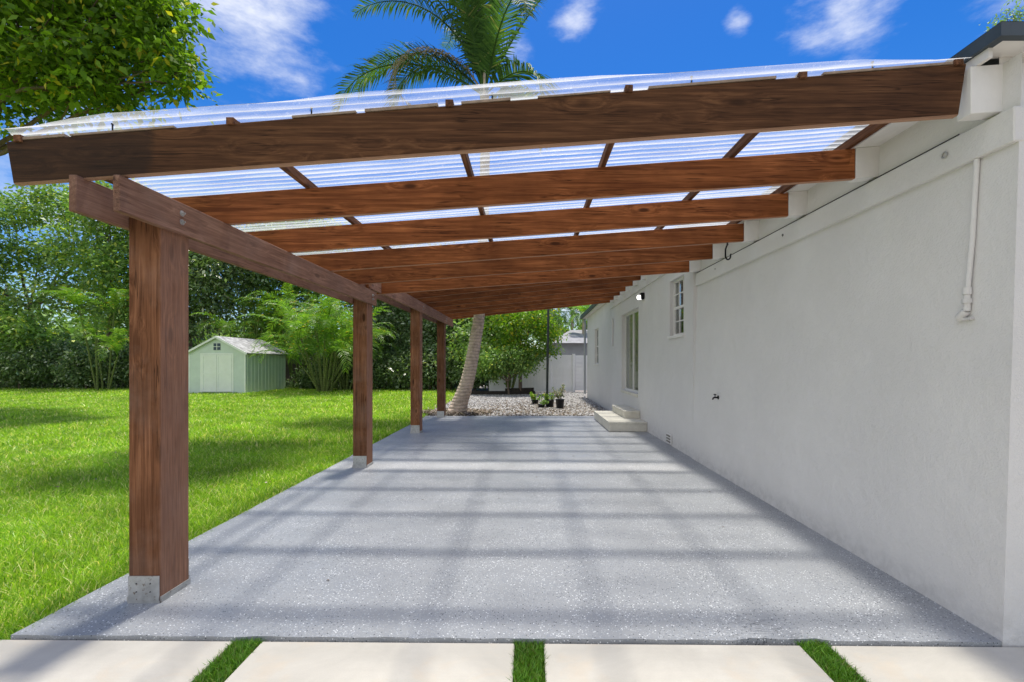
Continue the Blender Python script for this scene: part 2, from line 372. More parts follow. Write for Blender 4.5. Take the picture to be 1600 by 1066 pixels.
DARKPOLE = simple('dark_green_paint', (.03, .04, .038), .5, 0, 8, .3)
FASCIA = simple('charcoal_fascia', (.045, .06, .075), .5, 0, 6, .15)
def plastic():
    m, n, l, b = newmat('clear_corrugated_plastic'); n.remove(b)
    tcn = n.new('ShaderNodeTexCoord'); V = tcn.outputs['Object']; oi = n.new('ShaderNodeObjectInfo')
    mp = n.new('ShaderNodeMapping'); mp.inputs['Scale'].default_value = (.5, 9, 1); l.new(V, mp.inputs[0])
    st = noise(n, l, mp.outputs[0], 1.6, 5, .65); sp = noise(n, l, V, 55, 3, .7)
    dirt = mathn(n, l, 'ADD', mapr(n, l, st, .4, .75, .0, .3), mapr(n, l, sp, .62, .75, 0, .3))
    lw = n.new('ShaderNodeLayerWeight'); lw.inputs[0].default_value = .45
    sy = n.new('ShaderNodeSeparateXYZ'); l.new(V, sy.inputs[0])
    wv = mathn(n, l, 'SINE', mathn(n, l, 'MULTIPLY', mathn(n, l, 'ADD', sy.outputs[1], 7.5), 2*math.pi/.067))
    valley = mathn(n, l, 'MULTIPLY', mapr(n, l, wv, .2, -1, 0, .34), mapr(n, l, st, .3, .6, .45, 1.1))     # milkier along the troughs
    fac = mathn(n, l, 'ADD', mathn(n, l, 'MULTIPLY', lw.outputs['Facing'], .28), mathn(n, l, 'ADD', mathn(n, l, 'ADD', dirt, valley), .11))
    fac = mathn(n, l, 'MINIMUM', fac, .92)
    tr = n.new('ShaderNodeBsdfTransparent'); tr.inputs[0].default_value = (.93, .95, .965, 1)
    tl = n.new('ShaderNodeBsdfTranslucent'); tl.inputs[0].default_value = (.74, .75, .75, 1)
    gl = n.new('ShaderNodeBsdfGlossy'); gl.inputs['Roughness'].default_value = .12; gl.inputs[0].default_value = (.8, .84, .88, 1)
    m1 = n.new('ShaderNodeMixShader'); m1.inputs[0].default_value = .3; l.new(tl.outputs[0], m1.inputs[1]); l.new(gl.outputs[0], m1.inputs[2])
    m2 = n.new('ShaderNodeMixShader'); l.new(fac, m2.inputs[0]); l.new(tr.outputs[0], m2.inputs[1]); l.new(m1.outputs[0], m2.inputs[2])
    l.new(m2.outputs[0], n['Material Output'].inputs[0]); return m
PLASTIC = plastic()
def glass():
    m, n, l, b = newmat('window_glass'); n.remove(b)
    tr = n.new('ShaderNodeBsdfTransparent'); tr.inputs[0].default_value = (.93, .95, .93, 1)
    gl = n.new('ShaderNodeBsdfGlossy'); gl.inputs['Roughness'].default_value = .02
    fr = n.new('ShaderNodeFresnel'); fr.inputs[0].default_value = 1.6
    mx = n.new('ShaderNodeMixShader'); l.new(mathn(n, l, 'ADD', mathn(n, l, 'MULTIPLY', fr.outputs[0], .5), .05), mx.inputs[0]); l.new(tr.outputs[0], mx.inputs[1]); l.new(gl.outputs[0], mx.inputs[2])
    l.new(mx.outputs[0], n['Material Output'].inputs[0]); return m
GLASS = glass()
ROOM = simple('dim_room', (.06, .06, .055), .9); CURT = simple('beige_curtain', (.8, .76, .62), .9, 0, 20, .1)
def emis(name, c, s):
    m, n, l, b = newmat(name); b.inputs['Base Color'].default_value = rgb(c); b.inputs['Emission Color'].default_value = rgb(c); b.inputs['Emission Strength'].default_value = s; return m
LIT = emis('lit_lens', (1, .98, .93), 1.1)
# ------------------------------------------------------------------ the ground
def sheet(name, pts, z, mat, thick=0):
    m = MB(); k = len(pts)
    if thick:
        vs = [(x, y, z) for x, y in pts]+[(x, y, z-thick) for x, y in pts]
        m.add(vs, [tuple(range(k))]+[tuple(range(k, 2*k))[::-1]]+[(i, i+k, (i+1) % k+k, (i+1) % k) for i in range(k)])
    else: m.add([(x, y, z) for x, y in pts], [tuple(range(k))])
    return tag(m.build(name, mat), kind='structure')
sheet('ground', [(-500, -300), (500, -300), (500, 700), (-500, 700)], -.16, DIRT)
sheet('lawn', [(-45, -6), (-2.83, -6), (-2.83, 12.3), (-3.1, 13.6), (-3.4, 27), (-45, 27)], -.05, LAWN)
XL, XW = -2.79, 2.49
# patio slab with a slightly broken front edge
rnd = random.Random(4)
front = []
for i in range(61):
    t = i/60; x = XL+(XW-XL)*t; y = 2.453+(2.39-2.453)*t+.004*math.sin(i*1.7)+rnd.uniform(-.003, .003)
    if 1.15 < x < 1.55: y += .016
    front.append((x, y))
leftedge = [(XL+rnd.uniform(-.006, .006), 2.6+k*(12.4-2.6)/40) for k in range(41)]
sheet('patio', front+[(XW+.2, 2.39), (XW+.2, 12.42)]+leftedge[::-1], 0, EPOXY, .11)
sheet('paving_bed', [(-8, -8), (9, -8), (9, 2.385), (2.6, 2.385), (XW, 2.38), (XL, 2.44), (-8, 2.44)], -.07, DIRT)
tiles = []
for i in range(-2, 6):
    x0 = .08+1.5*i-1.5; x1 = x0+1.345
    xs = max(x0, -8); ys = [-3.0, -1.45, .55, 2.375 if x0 > 2 else 2.385]
    for j, (ya, yb) in enumerate([(-3.0, -1.6), (-1.45, -.15), (0.0, 2.37)]):
        m = MB(); yt = lambda x: (2.453-(x-XL)/(XW-XL)*.063-.012) if j == 2 else yb
        v = [(x0, ya, -.10), (x1, ya, -.10), (x0, yt(x0), -.10), (x1, yt(x1), -.10), (x0, ya, -.016), (x1, ya, -.016), (x0, yt(x0), -.016), (x1, yt(x1), -.016)]
        m.hexa(v); o = m.build('paving_slab', PAVER, None, bevel=.006, origin=(x0, ya, -.1)); tag(o, kind='structure')
# artificial turf strips between the slabs
def blades(name, pts, h, w, mat, seed, lean=.5, origin=None, parent=None, segs=2):
    r = np.random.default_rng(seed); n = len(pts)
    pts = np.asarray(pts); a = r.uniform(0, 2*np.pi, n); hh = h*r.uniform(.55, 1.25, n); ww = w*r.uniform(.7, 1.3, n)
    la = r.uniform(0, 2*np.pi, n); ll = hh*lean*r.uniform(.2, 1.3, n)
    side = np.stack([np.cos(a), np.sin(a), np.zeros(n)], 1)*ww[:, None]/2
    tip = pts+np.stack([np.cos(la)*ll, np.sin(la)*ll, hh], 1)
    mid = pts+np.stack([np.cos(la)*ll*.3, np.sin(la)*ll*.3, hh*.6], 1)
    V = np.stack([pts-side, pts+side, mid+side*.8, mid-side*.8, tip], 1).reshape(-1, 3)
    base = np.arange(n)*5
    me_f = np.stack([base, base+1, base+2, base+3], 1)
    me_t = np.stack([base+3, base+2, base+4, base+4], 1)
    Fq = np.concatenate([me_f]); 
    # quads then tris in one mesh
    off = wloc(parent) if parent is not None else Vector(origin or (0, 0, 0)); V = V-np.array(off)
    me = bpy.data.meshes.new(name); me.vertices.add(n*5); me.vertices.foreach_set('co', V.astype(np.float32).ravel())
    li = np.concatenate([me_f.ravel(), me_t[:, :3].ravel()]).astype(np.int32)
    me.loops.add(len(li)); me.loops.foreach_set('vertex_index', li)
    me.polygons.add(2*n); me.polygons.foreach_set('loop_start', np.concatenate([np.arange(n)*4, n*4+np.arange(n)*3]).astype(np.int32))
    me.update(calc_edges=True); me.materials.append(mat)
    o = bpy.data.objects.new(name, me); COL.objects.link(o)
    if parent is not None: o.parent = parent
    elif origin: o.location = origin
    return o
r = np.random.default_rng(5)
TP = []
for xc in (-3.0, -1.5, 0, 1.5, 3.0):
    n = 9000 if abs(xc) < 2 else 3000; x = xc+.0025+r.uniform(-.076, .076, n); y = 2.43-(r.random(n)**1.3)*2.4
    TP.append(np.stack([x, y, np.full(n, -.05)], 1))
blades('turf_strips', np.concatenate(TP), .045, .005, TURF, 6, .6)['kind'] = 'stuff'
# lawn blades: dense close by, thinner far away
def lawn_points():
    out = []
    for (x0, x1, y0, y1, n) in [(-7.5, -2.80, 2.42, 5, 66000), (-9, -2.80, 5, 8, 52000), (-13, -2.82, 8, 13, 45000), (-20, -3.0, 13, 20, 45000), (-32, -3.2, 20, 27, 40000),
                                 (-14, -7.5, 2, 8, 15000), (-28, -12.5, 8, 20, 45000), (-9, -4.5, -2, 2.4, 9000)]:
        out.append(np.stack([r.uniform(x0, x1+(.02 if x1 > -2.81 else 0), n), r.uniform(y0, y1, n), np.full(n, -.05)], 1))
    return out
LPs = lawn_points(); hs_ = [.068, .07, .085, .09, .1, .09, .1, .08]; ws_ = [.006, .0085, .014, .02, .028, .016, .024, .012]
allp = []
for i, p in enumerate(LPs):
    o = blades('grass', p, hs_[i], ws_[i], GRASS, 20+i, .95); allp.append(o)
# join into one lawn of grass
base = allp[0]; bm = bmesh.new()
for o in allp: bm.from_mesh(o.data)
me = bpy.data.meshes.new('grass'); bm.to_mesh(me); bm.free(); me.materials.append(GRASS)
for o in allp: bpy.data.objects.remove(o)
o = bpy.data.objects.new('grass', me); COL.objects.link(o); o['kind'] = 'stuff'
# gravel
sheet('gravel', [(-2.83, 12.30), (5.5, 12.30), (5.5, 30), (-3.4, 30), (-3.4, 14.4), (-3.1, 13.6)], -.045, GRAV)
def stones(name, pts, size, mat, seed, flat=.6):
    r = np.random.default_rng(seed); n = len(pts)
    o6 = np.array([[1, 0, 0], [0, 1, 0], [-1, 0, 0], [0, -1, 0], [0, 0, 1], [0, 0, -1]], float)
    s = size*r.uniform(.5, 1.4, (n, 1, 1))*r.uniform(.6, 1.3, (n, 6, 1)); a = r.uniform(0, 6.28, n)
    q = o6[None]*s; q[:, :, 2] *= flat
    c, sn = np.cos(a)[:, None], np.sin(a)[:, None]; x = q[:, :, 0]*c-q[:, :, 1]*sn; y = q[:, :, 0]*sn+q[:, :, 1]*c; q[:, :, 0] = x; q[:, :, 1] = y
    V = (q+np.asarray(pts)[:, None, :]).reshape(-1, 3)
    t = np.array([[0, 1, 4], [1, 2, 4], [2, 3, 4], [3, 0, 4], [1, 0, 5], [2, 1, 5], [3, 2, 5], [0, 3, 5]])
    Fa = (t[None]+(np.arange(n)*6)[:, None, None]).reshape(-1, 3)
    return npmesh_idx(name, V, Fa, mat)
n = 42000; gy = 12.43+(r.random(n)**1.4)*10.4; gx = r.uniform(-2.9, 3.0, n); gx = np.where(gy > 19.4, gx, np.minimum(gx, 2.45))
stones('gravel_stones', np.stack([gx, gy, np.full(n, -.04)], 1), .026, STONE, 9)['kind'] = 'stuff'
# fallen leaves and bark round the palm and over the gravel
LITTER = leafmat('dry_leaf_litter', (.1, .075, .055), (.24, .19, .15), (.42, .36, .3), .1, .8, .15)
def leafquads(C, D, Nn, ln, wd):      # centres, directions, normals, length, width -> rhombic leaves
    S = np.cross(D, Nn); S /= np.linalg.norm(S, axis=1, keepdims=True)+1e-9
    ln = ln[:, None]; wd = wd[:, None]; up = Nn*wd*.18
    return np.stack([C-D*ln*.5, C+S*wd*.5+up-D*ln*.05, C+D*ln*.5-Nn*ln*.08, C-S*wd*.5+up-D*ln*.05], 1).reshape(-1, 3)
def unit(v): return v/(np.linalg.norm(v, axis=1, keepdims=True)+1e-9)
n = 2000; c = np.stack([r.normal(.2, 1.5, n), 12.5+np.abs(r.normal(0, 2.6, n)), r.uniform(-.03, .0, n)], 1)
n2 = 1500; an = r.uniform(0, 6.28, n2); rr = .25+.55*r.random(n2)**.6
c2 = np.stack([-2.12+rr*np.cos(an)*1.3, 13.35+rr*np.sin(an), r.uniform(-.03, .05, n2)], 1); c = np.concatenate([c, c2]); n += n2
c = c[(c[:, 0] < 2.4) & (c[:, 0] > -3.2) & (c[:, 1] > 12.45)]; n = len(c)
d = unit(np.stack([r.normal(size=n), r.normal(size=n), r.normal(0, .2, n)], 1)); nn = unit(np.stack([r.normal(0, .4, n), r.normal(0, .4, n), np.ones(n)], 1))
o = npmesh('leaf_litter', leafquads(c, d, nn, r.uniform(.05, .12, n), r.uniform(.03, .05, n)), 4, LITTER); o['kind'] = 'stuff'
n = 9; c = np.array([(-1.35, 3.06, .006), (-1.13, 4.85, .006), (-.32, 4.9, .006), (.1, 5.8, .006), (1.73, 4.05, .006), (1.5, 5.2, .006), (2.05, 5.15, .006), (-.6, 8.2, .006), (.7, 7.1, .006)])
d = unit(np.stack([r.normal(size=n), r.normal(size=n), np.zeros(n)], 1)); nn = np.tile([0, 0, 1.0], (n, 1))
npmesh('fallen_leaves', leafquads(c, d, nn, r.uniform(.02, .045, n), r.uniform(.008, .014, n)), 4, LITTER)['kind'] = 'stuff'
n = 34; c = np.stack([r.uniform(-8, -3, n), r.uniform(2.8, 9, n), r.uniform(.02, .04, n)], 1)
d = unit(np.stack([r.normal(size=n), r.normal(size=n), r.normal(0, .3, n)], 1)); nn = unit(np.stack([r.normal(0, .4, n), r.normal(0, .4, n), np.ones(n)], 1))
npmesh('lawn_leaves', leafquads(c, d, nn, r.uniform(.03, .06, n), r.uniform(.015, .03, n)), 4, LITTER)['kind'] = 'stuff'
# ------------------------------------------------------------------ pergola
U = 2.41; S1, S2 = .072, .107
def zb1(x): return 2.826-S1*(U-x)          # underside of the rafters, near bay
def zb2(x): return 3.24-S2*(U-x)           # raised far bay
per = thing('pergola', (0, 7.5, 0), 'long brown stained timber pergola with clear corrugated roof attached to the white house', 'pergola')
PX0, PX1 = -2.445, -2.25
def sbox(m, x0, x1, y0, y1, zf, h, cut0=0., cut1=0.):   # sloping timber along X; zf(x) is its underside
    m.hexa([(x0+cut0, y0, zf(x0)), (x1-cut1, y0, zf(x1)), (x0+cut0, y1, zf(x0)), (x1-cut1, y1, zf(x1)),
            (x0, y0, zf(x0)+h), (x1, y0, zf(x1)+h), (x0, y1, zf(x0)+h), (x1, y1, zf(x1)+h)])
for i, (y, lab) in enumerate([(2.78, None), (6.33, None), (9.41, None), (12.13, None)]):
    top = 2.46 if i < 2 else 2.66
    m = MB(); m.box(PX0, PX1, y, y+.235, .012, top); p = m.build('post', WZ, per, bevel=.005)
    m = MB()   # steel standoff base: pan and two side plates
    m.box(PX0-.002, PX1+.002, y-.006, y+.241, 0, .0115)
    m.box(PX0+.004, PX1-.004, y-.007, y-.001, .0118, .165); m.box(PX0+.004, PX1-.004, y+.236, y+.242, .0118, .165)
    m.box(PX1+.001, PX1+.007, y-.002, y+.24, .0, .038); m.box(PX0-.007, PX0-.001, y-.002, y+.24, .0, .038)
    b_ = m.build('post_base', GALV, p)
    m = MB()
    for bx, bz in ((.055, .12), (.14, .12), (.055, .07), (.14, .07)):
        m = MB(); m.tube([(PX0+bx, y-.008, bz), (PX0+bx, y-.011, bz)], .0035, 8); m.build('screw', BLACKM, b_)
for (x0, x1, y0, y1, z0, z1, nm) in [(-2.25, -2.21, 2.46, 6.62, 2.287, 2.485, 'inner'), (-2.489, -2.446, 2.46, 6.62, 2.287, 2.485, 'outer'),
                                     (-2.249, -2.21, 6.40, 13.3, 2.50, 2.715, 'inner'), (-2.489, -2.446, 6.40, 13.3, 2.50, 2.715, 'outer')]:
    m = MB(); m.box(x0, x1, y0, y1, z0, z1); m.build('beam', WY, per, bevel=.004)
# carriage bolts with washers through the inner planks
for y in (2.90, 6.45, 9.53, 12.25):
    for dz in (.075, .13):
        z = (2.287 if y < 7 else 2.50)+dz
        m = MB(); m.tube([(-2.2095, y, z), (-2.206, y, z)], .019, 12); m.tube([(-2.206, y, z), (-2.199, y, z)], .011, 6); m.tube([(-2.199, y, z), (-2.188, y, z)], .006, 8)
        m.build('bolt', GALV, per)
raf1 = [2.50, 3.361, 4.227, 5.10, 5.965, 6.83]
raf2 = [7.60, 8.35, 9.08, 9.79, 10.54, 11.33, 12.04, 12.90, 13.50]
for i, y in enumerate(raf1):
    m = MB()
    if i == 0:
        m.hexa([(-2.835, y, zb1(-2.835)), (U-.045, y, zb1(U)), (-2.835, y+.038, zb1(-2.835)), (U-.045, y+.038, zb1(U)),
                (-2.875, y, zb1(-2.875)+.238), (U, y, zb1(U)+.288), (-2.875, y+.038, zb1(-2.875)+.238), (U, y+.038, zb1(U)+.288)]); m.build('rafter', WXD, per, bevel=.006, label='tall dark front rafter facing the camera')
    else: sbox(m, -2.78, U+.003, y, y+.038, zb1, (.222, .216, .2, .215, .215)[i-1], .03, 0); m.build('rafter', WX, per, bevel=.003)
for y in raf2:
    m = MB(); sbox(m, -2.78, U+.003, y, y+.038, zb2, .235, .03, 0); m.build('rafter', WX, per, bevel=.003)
for x in (-2.80, -1.635, -.435, .55, 1.505, 2.36):
    z = zb1(x)+.2225
    m = MB(); m.box(x-.019, x+.019, 2.54, 7.05, z, z+.058); m.build('purlin', WYP, per, bevel=.002)
    zt_ = zb1(x)+.238+.05*(x+2.875)/5.285; m = MB(); m.box(x-.021, x+.021, 2.488, 2.5395, zt_-.012, zt_+.026)
    z = zb2(x)+.236
    m2 = MB(); m2.box(x-.019, x+.019, 7.58, 13.56, z, z+.045); m2.build('purlin', WYP, per, bevel=.002)
    m.build('purlin_end', WYP, per, bevel=.002)
# wavy closure strips lying on the front rafter in pieces
for (a, b_, h) in [(-2.79, -2.55, .014), (-2.52, -1.95, .010), (-1.3, -.95, .011), (-1.25+.35, -.5, .016), (-.37, -.1, .013), (0.05, .45, .008), (.66, 1.36, .013), (1.62, 2.33, .012)]:
    m = MB(); sbox(m, a, b_, 2.497, 2.537, lambda x: zb1(x)+.2385+.05*(x+2.875)/5.285, h); m.build('closure_strip', GREYW, per)
# corrugated sheets, one part each; the waves run down the slope
def panel(y0, y1, zf, x0, x1, bow=None, dz=0, seed=0):
    rr = random.Random(seed); nx = 26; pitch = .067; ny = max(8, int((y1-y0)/pitch*8)); V = []; Fa = []
    for i in range(nx+1):
        x = x0+(x1-x0)*i/nx
        ya = y0-(bow(x) if bow else 0)
        for j in range(ny+1):
            y = ya+(y1-ya)*j/ny
            z = zf(x)+.2805+.0125+dz+max(0, .012*(x-1.2)) * (1 if y < 2.6 else 0)+.0105*math.sin(2*math.pi*y/pitch)+.003*math.sin(x*2.1+seed)+.0015*math.sin(x*9+y*4)
            V.append((x, y, z))
    for i in range(nx):
        for j in range(ny):
            a = i*(ny+1)+j; Fa.append((a, a+1, a+ny+2, a+ny+1))
    npmesh_idx('roof_panel', V, Fa, PLASTIC, per, smooth=True)
def bow(x): t = (x+2.85)/5.3; return .04+.10*math.sin(math.pi*min(max(t, 0), 1))**1.1*(1-.35*t)+.004*math.sin(x*5)
for x in (-2.3, -1.2, -.2, .9, 1.9):
    zt_ = zb1(x)+.238+.05*(x+2.875)/5.285
    m = MB(); m.tube([(x, 2.515, zt_+.01), (x, 2.515, zt_+.052)], .004, 6); m.tube([(x, 2.515, zt_+.052), (x, 2.515, zt_+.058)], .007, 8); m.build('screw', BLACKM, per)
ys = [2.50, 3.12, 3.74, 4.36, 4.98, 5.6, 6.22, 7.0]
for i in range(7): panel(ys[i], ys[i+1]+.03, zb1, -2.87, 2.40, bow if i == 0 else None, .0015*(i % 2), i)
y = 7.5; k = 0
while y < 13.5:
    panel(y, min(y+.65, 13.75), zb2, -2.87, 2.40, None, .0015*(k % 2), 20+k); y += .62; k += 1
# hook under the fourth rafter
hk = MB(); pts = [(2.235, 5.12, zb1(2.235)), (2.237, 5.12, zb1(2.235)-.02), (2.225, 5.12, zb1(2.235)-.045), (2.215, 5.12, zb1(2.235)-.075), (2.214, 5.12, zb1(2.235)-.12)]
for k in range(9):
    a = math.pi+math.pi*k/8*1.05; pts.append((2.243+.029*math.cos(a), 5.12, zb1(2.235)-.15+.035*math.sin(a)*1.1))
pts.append((2.275, 5.12, zb1(2.235)-.125)); hk.tube(pts, .009, 8)
o = hk.build('hook', BLACKM, None, origin=(2.235, 5.12, zb1(2.235))); tag(o, 'black metal S hook hanging under a rafter near the white eave', 'hook')
# ------------------------------------------------------------------ the white house
hou = thing('house', (2.6, 8, 0), 'long single storey white stucco house with pergola fixed under its eave', 'house')
def planewall(parent, name, xf, ys, zs, holes, depth, mat):    # wall in the YZ plane; holes = (y0,y1,z0,z1); xf(z)
    m = MB(); Y = sorted(set(ys+[h[0] for h in holes]+[h[1] for h in holes])); Z = sorted(set(zs+[h[2] for h in holes]+[h[3] for h in holes]))
    for a, b_ in zip(Y, Y[1:]):
        for c, d in zip(Z, Z[1:]):
            if any(h[0] <= a and b_ <= h[1] and h[2] <= c and d <= h[3] for h in holes): continue
            m.add([(xf(c), a, c), (xf(c), b_, c), (xf(d), b_, d), (xf(d), a, d)], [(0, 3, 2, 1)])
    for (a, b_, c, d) in holes:
        X0c, X0d = xf(c), xf(d); X1 = X0d+depth
        m.add([(X0c, a, c), (X1, a, c), (X1, a, d), (X0d, a, d)], [(0, 1, 2, 3)])
        m.add([(X0c, b_, c), (X1, b_, c), (X1, b_, d), (X0d, b_, d)], [(3, 2, 1, 0)])
        m.add([(X0c, a, c), (X1, a, c), (X1, b_, c), (X0c, b_, c)], [(3, 2, 1, 0)])
        m.add([(X0d, a, d), (X1, a, d), (X1, b_, d), (X0d, b_, d)], [(0, 1, 2, 3)])
    return m.build(name, mat, parent, norm=False)
x1f = lambda z: 2.49+.033*z
x2f = lambda z: 2.505+.004*z
YS = 6.95; YE = 19.5
planewall(hou, 'wall', x1f, [2.39, 3.5, 4.7, YS], [-.15, .6, 1.3, 2.0, 3.10], [], .1, WALL)
WIN = (7.36, 8.10, 1.93, 2.90); DOOR = (10.42, 12.28, .735, 2.74); W3 = (16.4, 17.3, 1.41, 2.71)
planewall(hou, 'wall', x2f, [YS, YE], [-.15, 1.0, 3.42], [WIN, DOOR, W3], .16, WALL)
m = MB(); m.add([(x1f(-.15), 2.39, -.15), (14, 2.39, -.15), (14, 2.39, 2.815), (x1f(2.815), 2.39, 2.815)], [(0, 1, 2, 3)]); m.build('wall', WALL, hou, norm=False)     # front face
m = MB(); m.add([(2.57, YE, -.15), (14, YE, -.15), (14, YE, 3.42), (2.52, YE, 3.42)], [(3, 2, 1, 0)]); m.build('wall', WALL, hou, norm=False)
m = MB(); m.add([(x2f(0), YS, -.15), (3, YS, -.15), (3, YS, 3.42), (x2f(3.42), YS, 3.42)], [(0, 1, 2, 3)]); m.build('wall', WALL, hou, norm=False)
# ledge bands under the eaves
m = MB(); m.hexa([(2.545, 2.385, 2.63), (2.8, 2.385, 2.63), (2.545, YS-.003, 2.63), (2.8, YS-.003, 2.63), (2.545, 2.385, 2.815), (2.8, 2.385, 2.815), (2.545, YS-.003, 2.815), (2.8, YS-.003, 2.815)])
m.build('ledge', WALL, hou, bevel=.006)
m = MB(); m.box(2.485, 2.6, YS+.15, 13.9, 3.09, 3.205); m.build('ledge', WALL, hou, bevel=.006)
# rafter tails and a dark line for the shadow gap over the ledge
for y in raf1:
    m = MB(); y0 = y-.015 if y == raf1[0] else y-.003
    sbox(m, U+.006, 3.0, y0, y0+.085, zb1, .26 if y == raf1[0] else .225); m.build('rafter_tail', TRIM, hou, bevel=.003)
for y in raf2:
    m = MB(); sbox(m, U+.006, 3.0, y-.003, y+.075, zb2, .2); m.build('rafter_tail', TRIM, hou, bevel=.003)
m = MB(); m.hexa([(2.40, 2.52, 3.052), (3.3, 2.52, 3.117), (2.40, 7.15, 3.052), (3.3, 7.15, 3.117), (2.40, 2.52, 3.075), (3.3, 2.52, 3.14), (2.40, 7.15, 3.075), (3.3, 7.15, 3.14)]); m.build('soffit', TRIM, hou)
m = MB(); m.hexa([(2.40, 7.2, 3.445), (3.3, 7.2, 3.541), (2.40, 13.9, 3.445), (3.3, 13.9, 3.541), (2.40, 7.2, 3.47), (3.3, 7.2, 3.566), (2.40, 13.9, 3.47), (3.3, 13.9, 3.566)]); m.build('soffit', TRIM, hou)
m = MB(); m.tube([(2.553, 2.7, 2.820), (2.55, 4, 2.821), (2.552, 5.5, 2.820), (2.55, 6.9, 2.821)], .0045, 8); m.build('shadow_gap_line', simple('shadow_gap_tone', (.05, .05, .045), .6), hou)  # dark tube standing in for the shadow line on top of the ledge
# front eave: white fascia, dark drip edge, roof planes
m = MB(); m.box(2.47, 6, 2.371, 2.51, 3.1435, 3.16); m.build('soffit', TRIM, hou)
m = MB(); m.add([(2.58, 2.495, 2.80), (14, 2.495, 2.80), (14, 2.495, 3.143), (2.58, 2.495, 3.143)], [(0, 1, 2, 3)]); m.build('wall', WALL, hou, norm=False)
m = MB(); m.box(2.445, 2.468, 2.42, 7.15, 3.09, 3.142); m.build('fascia', TRIM, hou)
dr = MB(); dr.box(2.42, 2.469, 2.33, 7.15, 3.143, 3.213); dr.box(2.4695, 12, 2.33, 2.37, 3.1435, 3.213); dr.build('drip_edge', FASCIA, hou)
SHING = simple('grey_shingles', (.22, .22, .22), .85, 0, 30, .3, .4)
m = MB(); m.add([(2.42, 2.33, 3.216), (2.42, 7.15, 3.216), (7, 7.15, 4.3), (7, 6, 4.3), (12, 2.33, 3.216), (12, 6, 4.3)], [(0, 1, 2, 3), (0, 3, 5, 4)]); m.build('roof', SHING, hou, norm=False)
m = MB(); m.add([(2.3, 7.16, 3.60), (2.3, 20.0, 3.55), (7, 20.0, 5.0), (7, 7.16, 5.0)], [(0, 1, 2, 3)])
m.add([(2.3, 7.16, 3.60), (7, 7.16, 5.0), (7, 7.16, 3.2), (2.42, 7.16, 3.2)], [(0, 1, 2, 3)]); m.build('roof', SHING, hou, norm=False)
m = MB(); m.hexa([(2.36, 13.95, 3.40), (2.6, 13.95, 3.40), (2.36, 20, 3.36), (2.6, 20, 3.36), (2.36, 13.95, 3.46), (2.6, 13.95, 3.50), (2.36, 20, 3.42), (2.6, 20, 3.46)]); m.build('soffit', TRIM, hou)
m = MB(); m.hexa([(2.27, 13.9, 3.47), (2.358, 13.9, 3.47), (2.27, 20.05, 3.37), (2.358, 20.05, 3.37), (2.27, 13.9, 3.58), (2.358, 13.9, 3.58), (2.27, 20.05, 3.5), (2.358, 20.05, 3.5)]); m.build('gutter', simple('dark_green_gutter', (.05, .075, .06), .5), hou)
m = MB(); m.tube([(2.42, 19.9, 3.36), (2.47, 19.75, 3.1), (2.44, 19.75, 2.7), (2.44, 19.75, .1)], .05, 8); m.build('downspout', simple('grey_downspout', (.3, .32, .33), .5), hou)
# windows
def window(y0, y1, z0, z1, x, cols, rows, sash=True):
    m = MB(); t = .035
    m.box(x, x+.05, y0, y0+t, z0, z1); m.box(x, x+.05, y1-t, y1, z0, z1); m.box(x+.001, x+.049, y0+t, y1-t, z0, z0+t); m.box(x+.001, x+.049, y0+t, y1-t, z1-t, z1)
    zm = (z0+z1)/2; m.box(x+.002, x+.045, y0+t, y1-t, zm-.022, zm+.022)
    fr = m.build('window', TRIM, hou)
    g = MB(); g.box(x+.028, x+.032, y0+t, y1-t, z0+t, z1-t); g.build('pane', GLASS, fr)
    m = MB()
    for (a, b_, off) in ((z0+t, zm-.022, .012), (zm+.022, z1-t, .004)):
        for k in range(1, cols): yy = y0+t+(y1-y0-2*t)*k/cols; m.box(x+off, x+off+.014, yy-.009, yy+.009, a, b_)
        for k in range(1, rows): zz = a+(b_-a)*k/rows; m.box(x+off-.001, x+off+.0155, y0+t, y1-t, zz-.009, zz+.009)
    m.build('muntins', TRIM, fr)
    m = MB(); m.box(x2f(z0)-.035, x-.001, y0-.04, y1+.04, z0-.045, z0-.002); m.build('sill', TRIM, fr, bevel=.003)
    m = MB(); m.add([(x+.12, y0, z0), (x+.12, y1, z0), (x+.12, y1, z1), (x+.12, y0, z1)], [(0, 1, 2, 3)]); m.build('dark_backing', ROOM, fr, norm=False)  # dark sheet standing in for the unlit room behind the glass
window(*WIN, 2.585, 3, 2); window(*W3, 2.57, 2, 2)
# sliding glass door
y0, y1, z0, z1 = DOOR; x = 2.60
m = MB(); t = .05; m.box(x, x+.06, y0, y0+t, z0, z1); m.box(x, x+.06, y1-t, y1, z0, z1); m.box(x+.001, x+.059, y0+t, y1-t, z0, z0+t); m.box(x+.001, x+.059, y0+t, y1-t, z1-t, z1)
ym = (y0+y1)/2; m.box(x+.002, x+.03, ym-.03, ym+.03, z0+t, z1-t)
df = m.build('sliding_door', TRIM, hou)
m = MB(); m.box(x+.026, x+.03, y0+t, ym-.03, z0+t, z1-t); m.box(x+.026, x+.03, ym+.03, y1-t, z0+t, z1-t); m.build('pane', GLASS, df)
m = MB()
yy = ym-.25
while yy < y1-.06: m.box(x+.09, x+.10, yy, yy+.075, z0+.02, z1-.03); yy += .088
m.build('blinds', CURT, df)
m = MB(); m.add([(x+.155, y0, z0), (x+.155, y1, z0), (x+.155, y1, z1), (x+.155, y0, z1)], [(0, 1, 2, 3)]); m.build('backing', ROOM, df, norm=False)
m = MB(); m.box(x-.02, x-.001, y0+.06, y0+.085, 1.62, 1.82); m.build('handle', BLACKM, df)
m = MB(); m.box(2.475, 2.60, 10.45, 12.25, .665, .733); m.build('door_sill', STEPC, hou, bevel=.004)
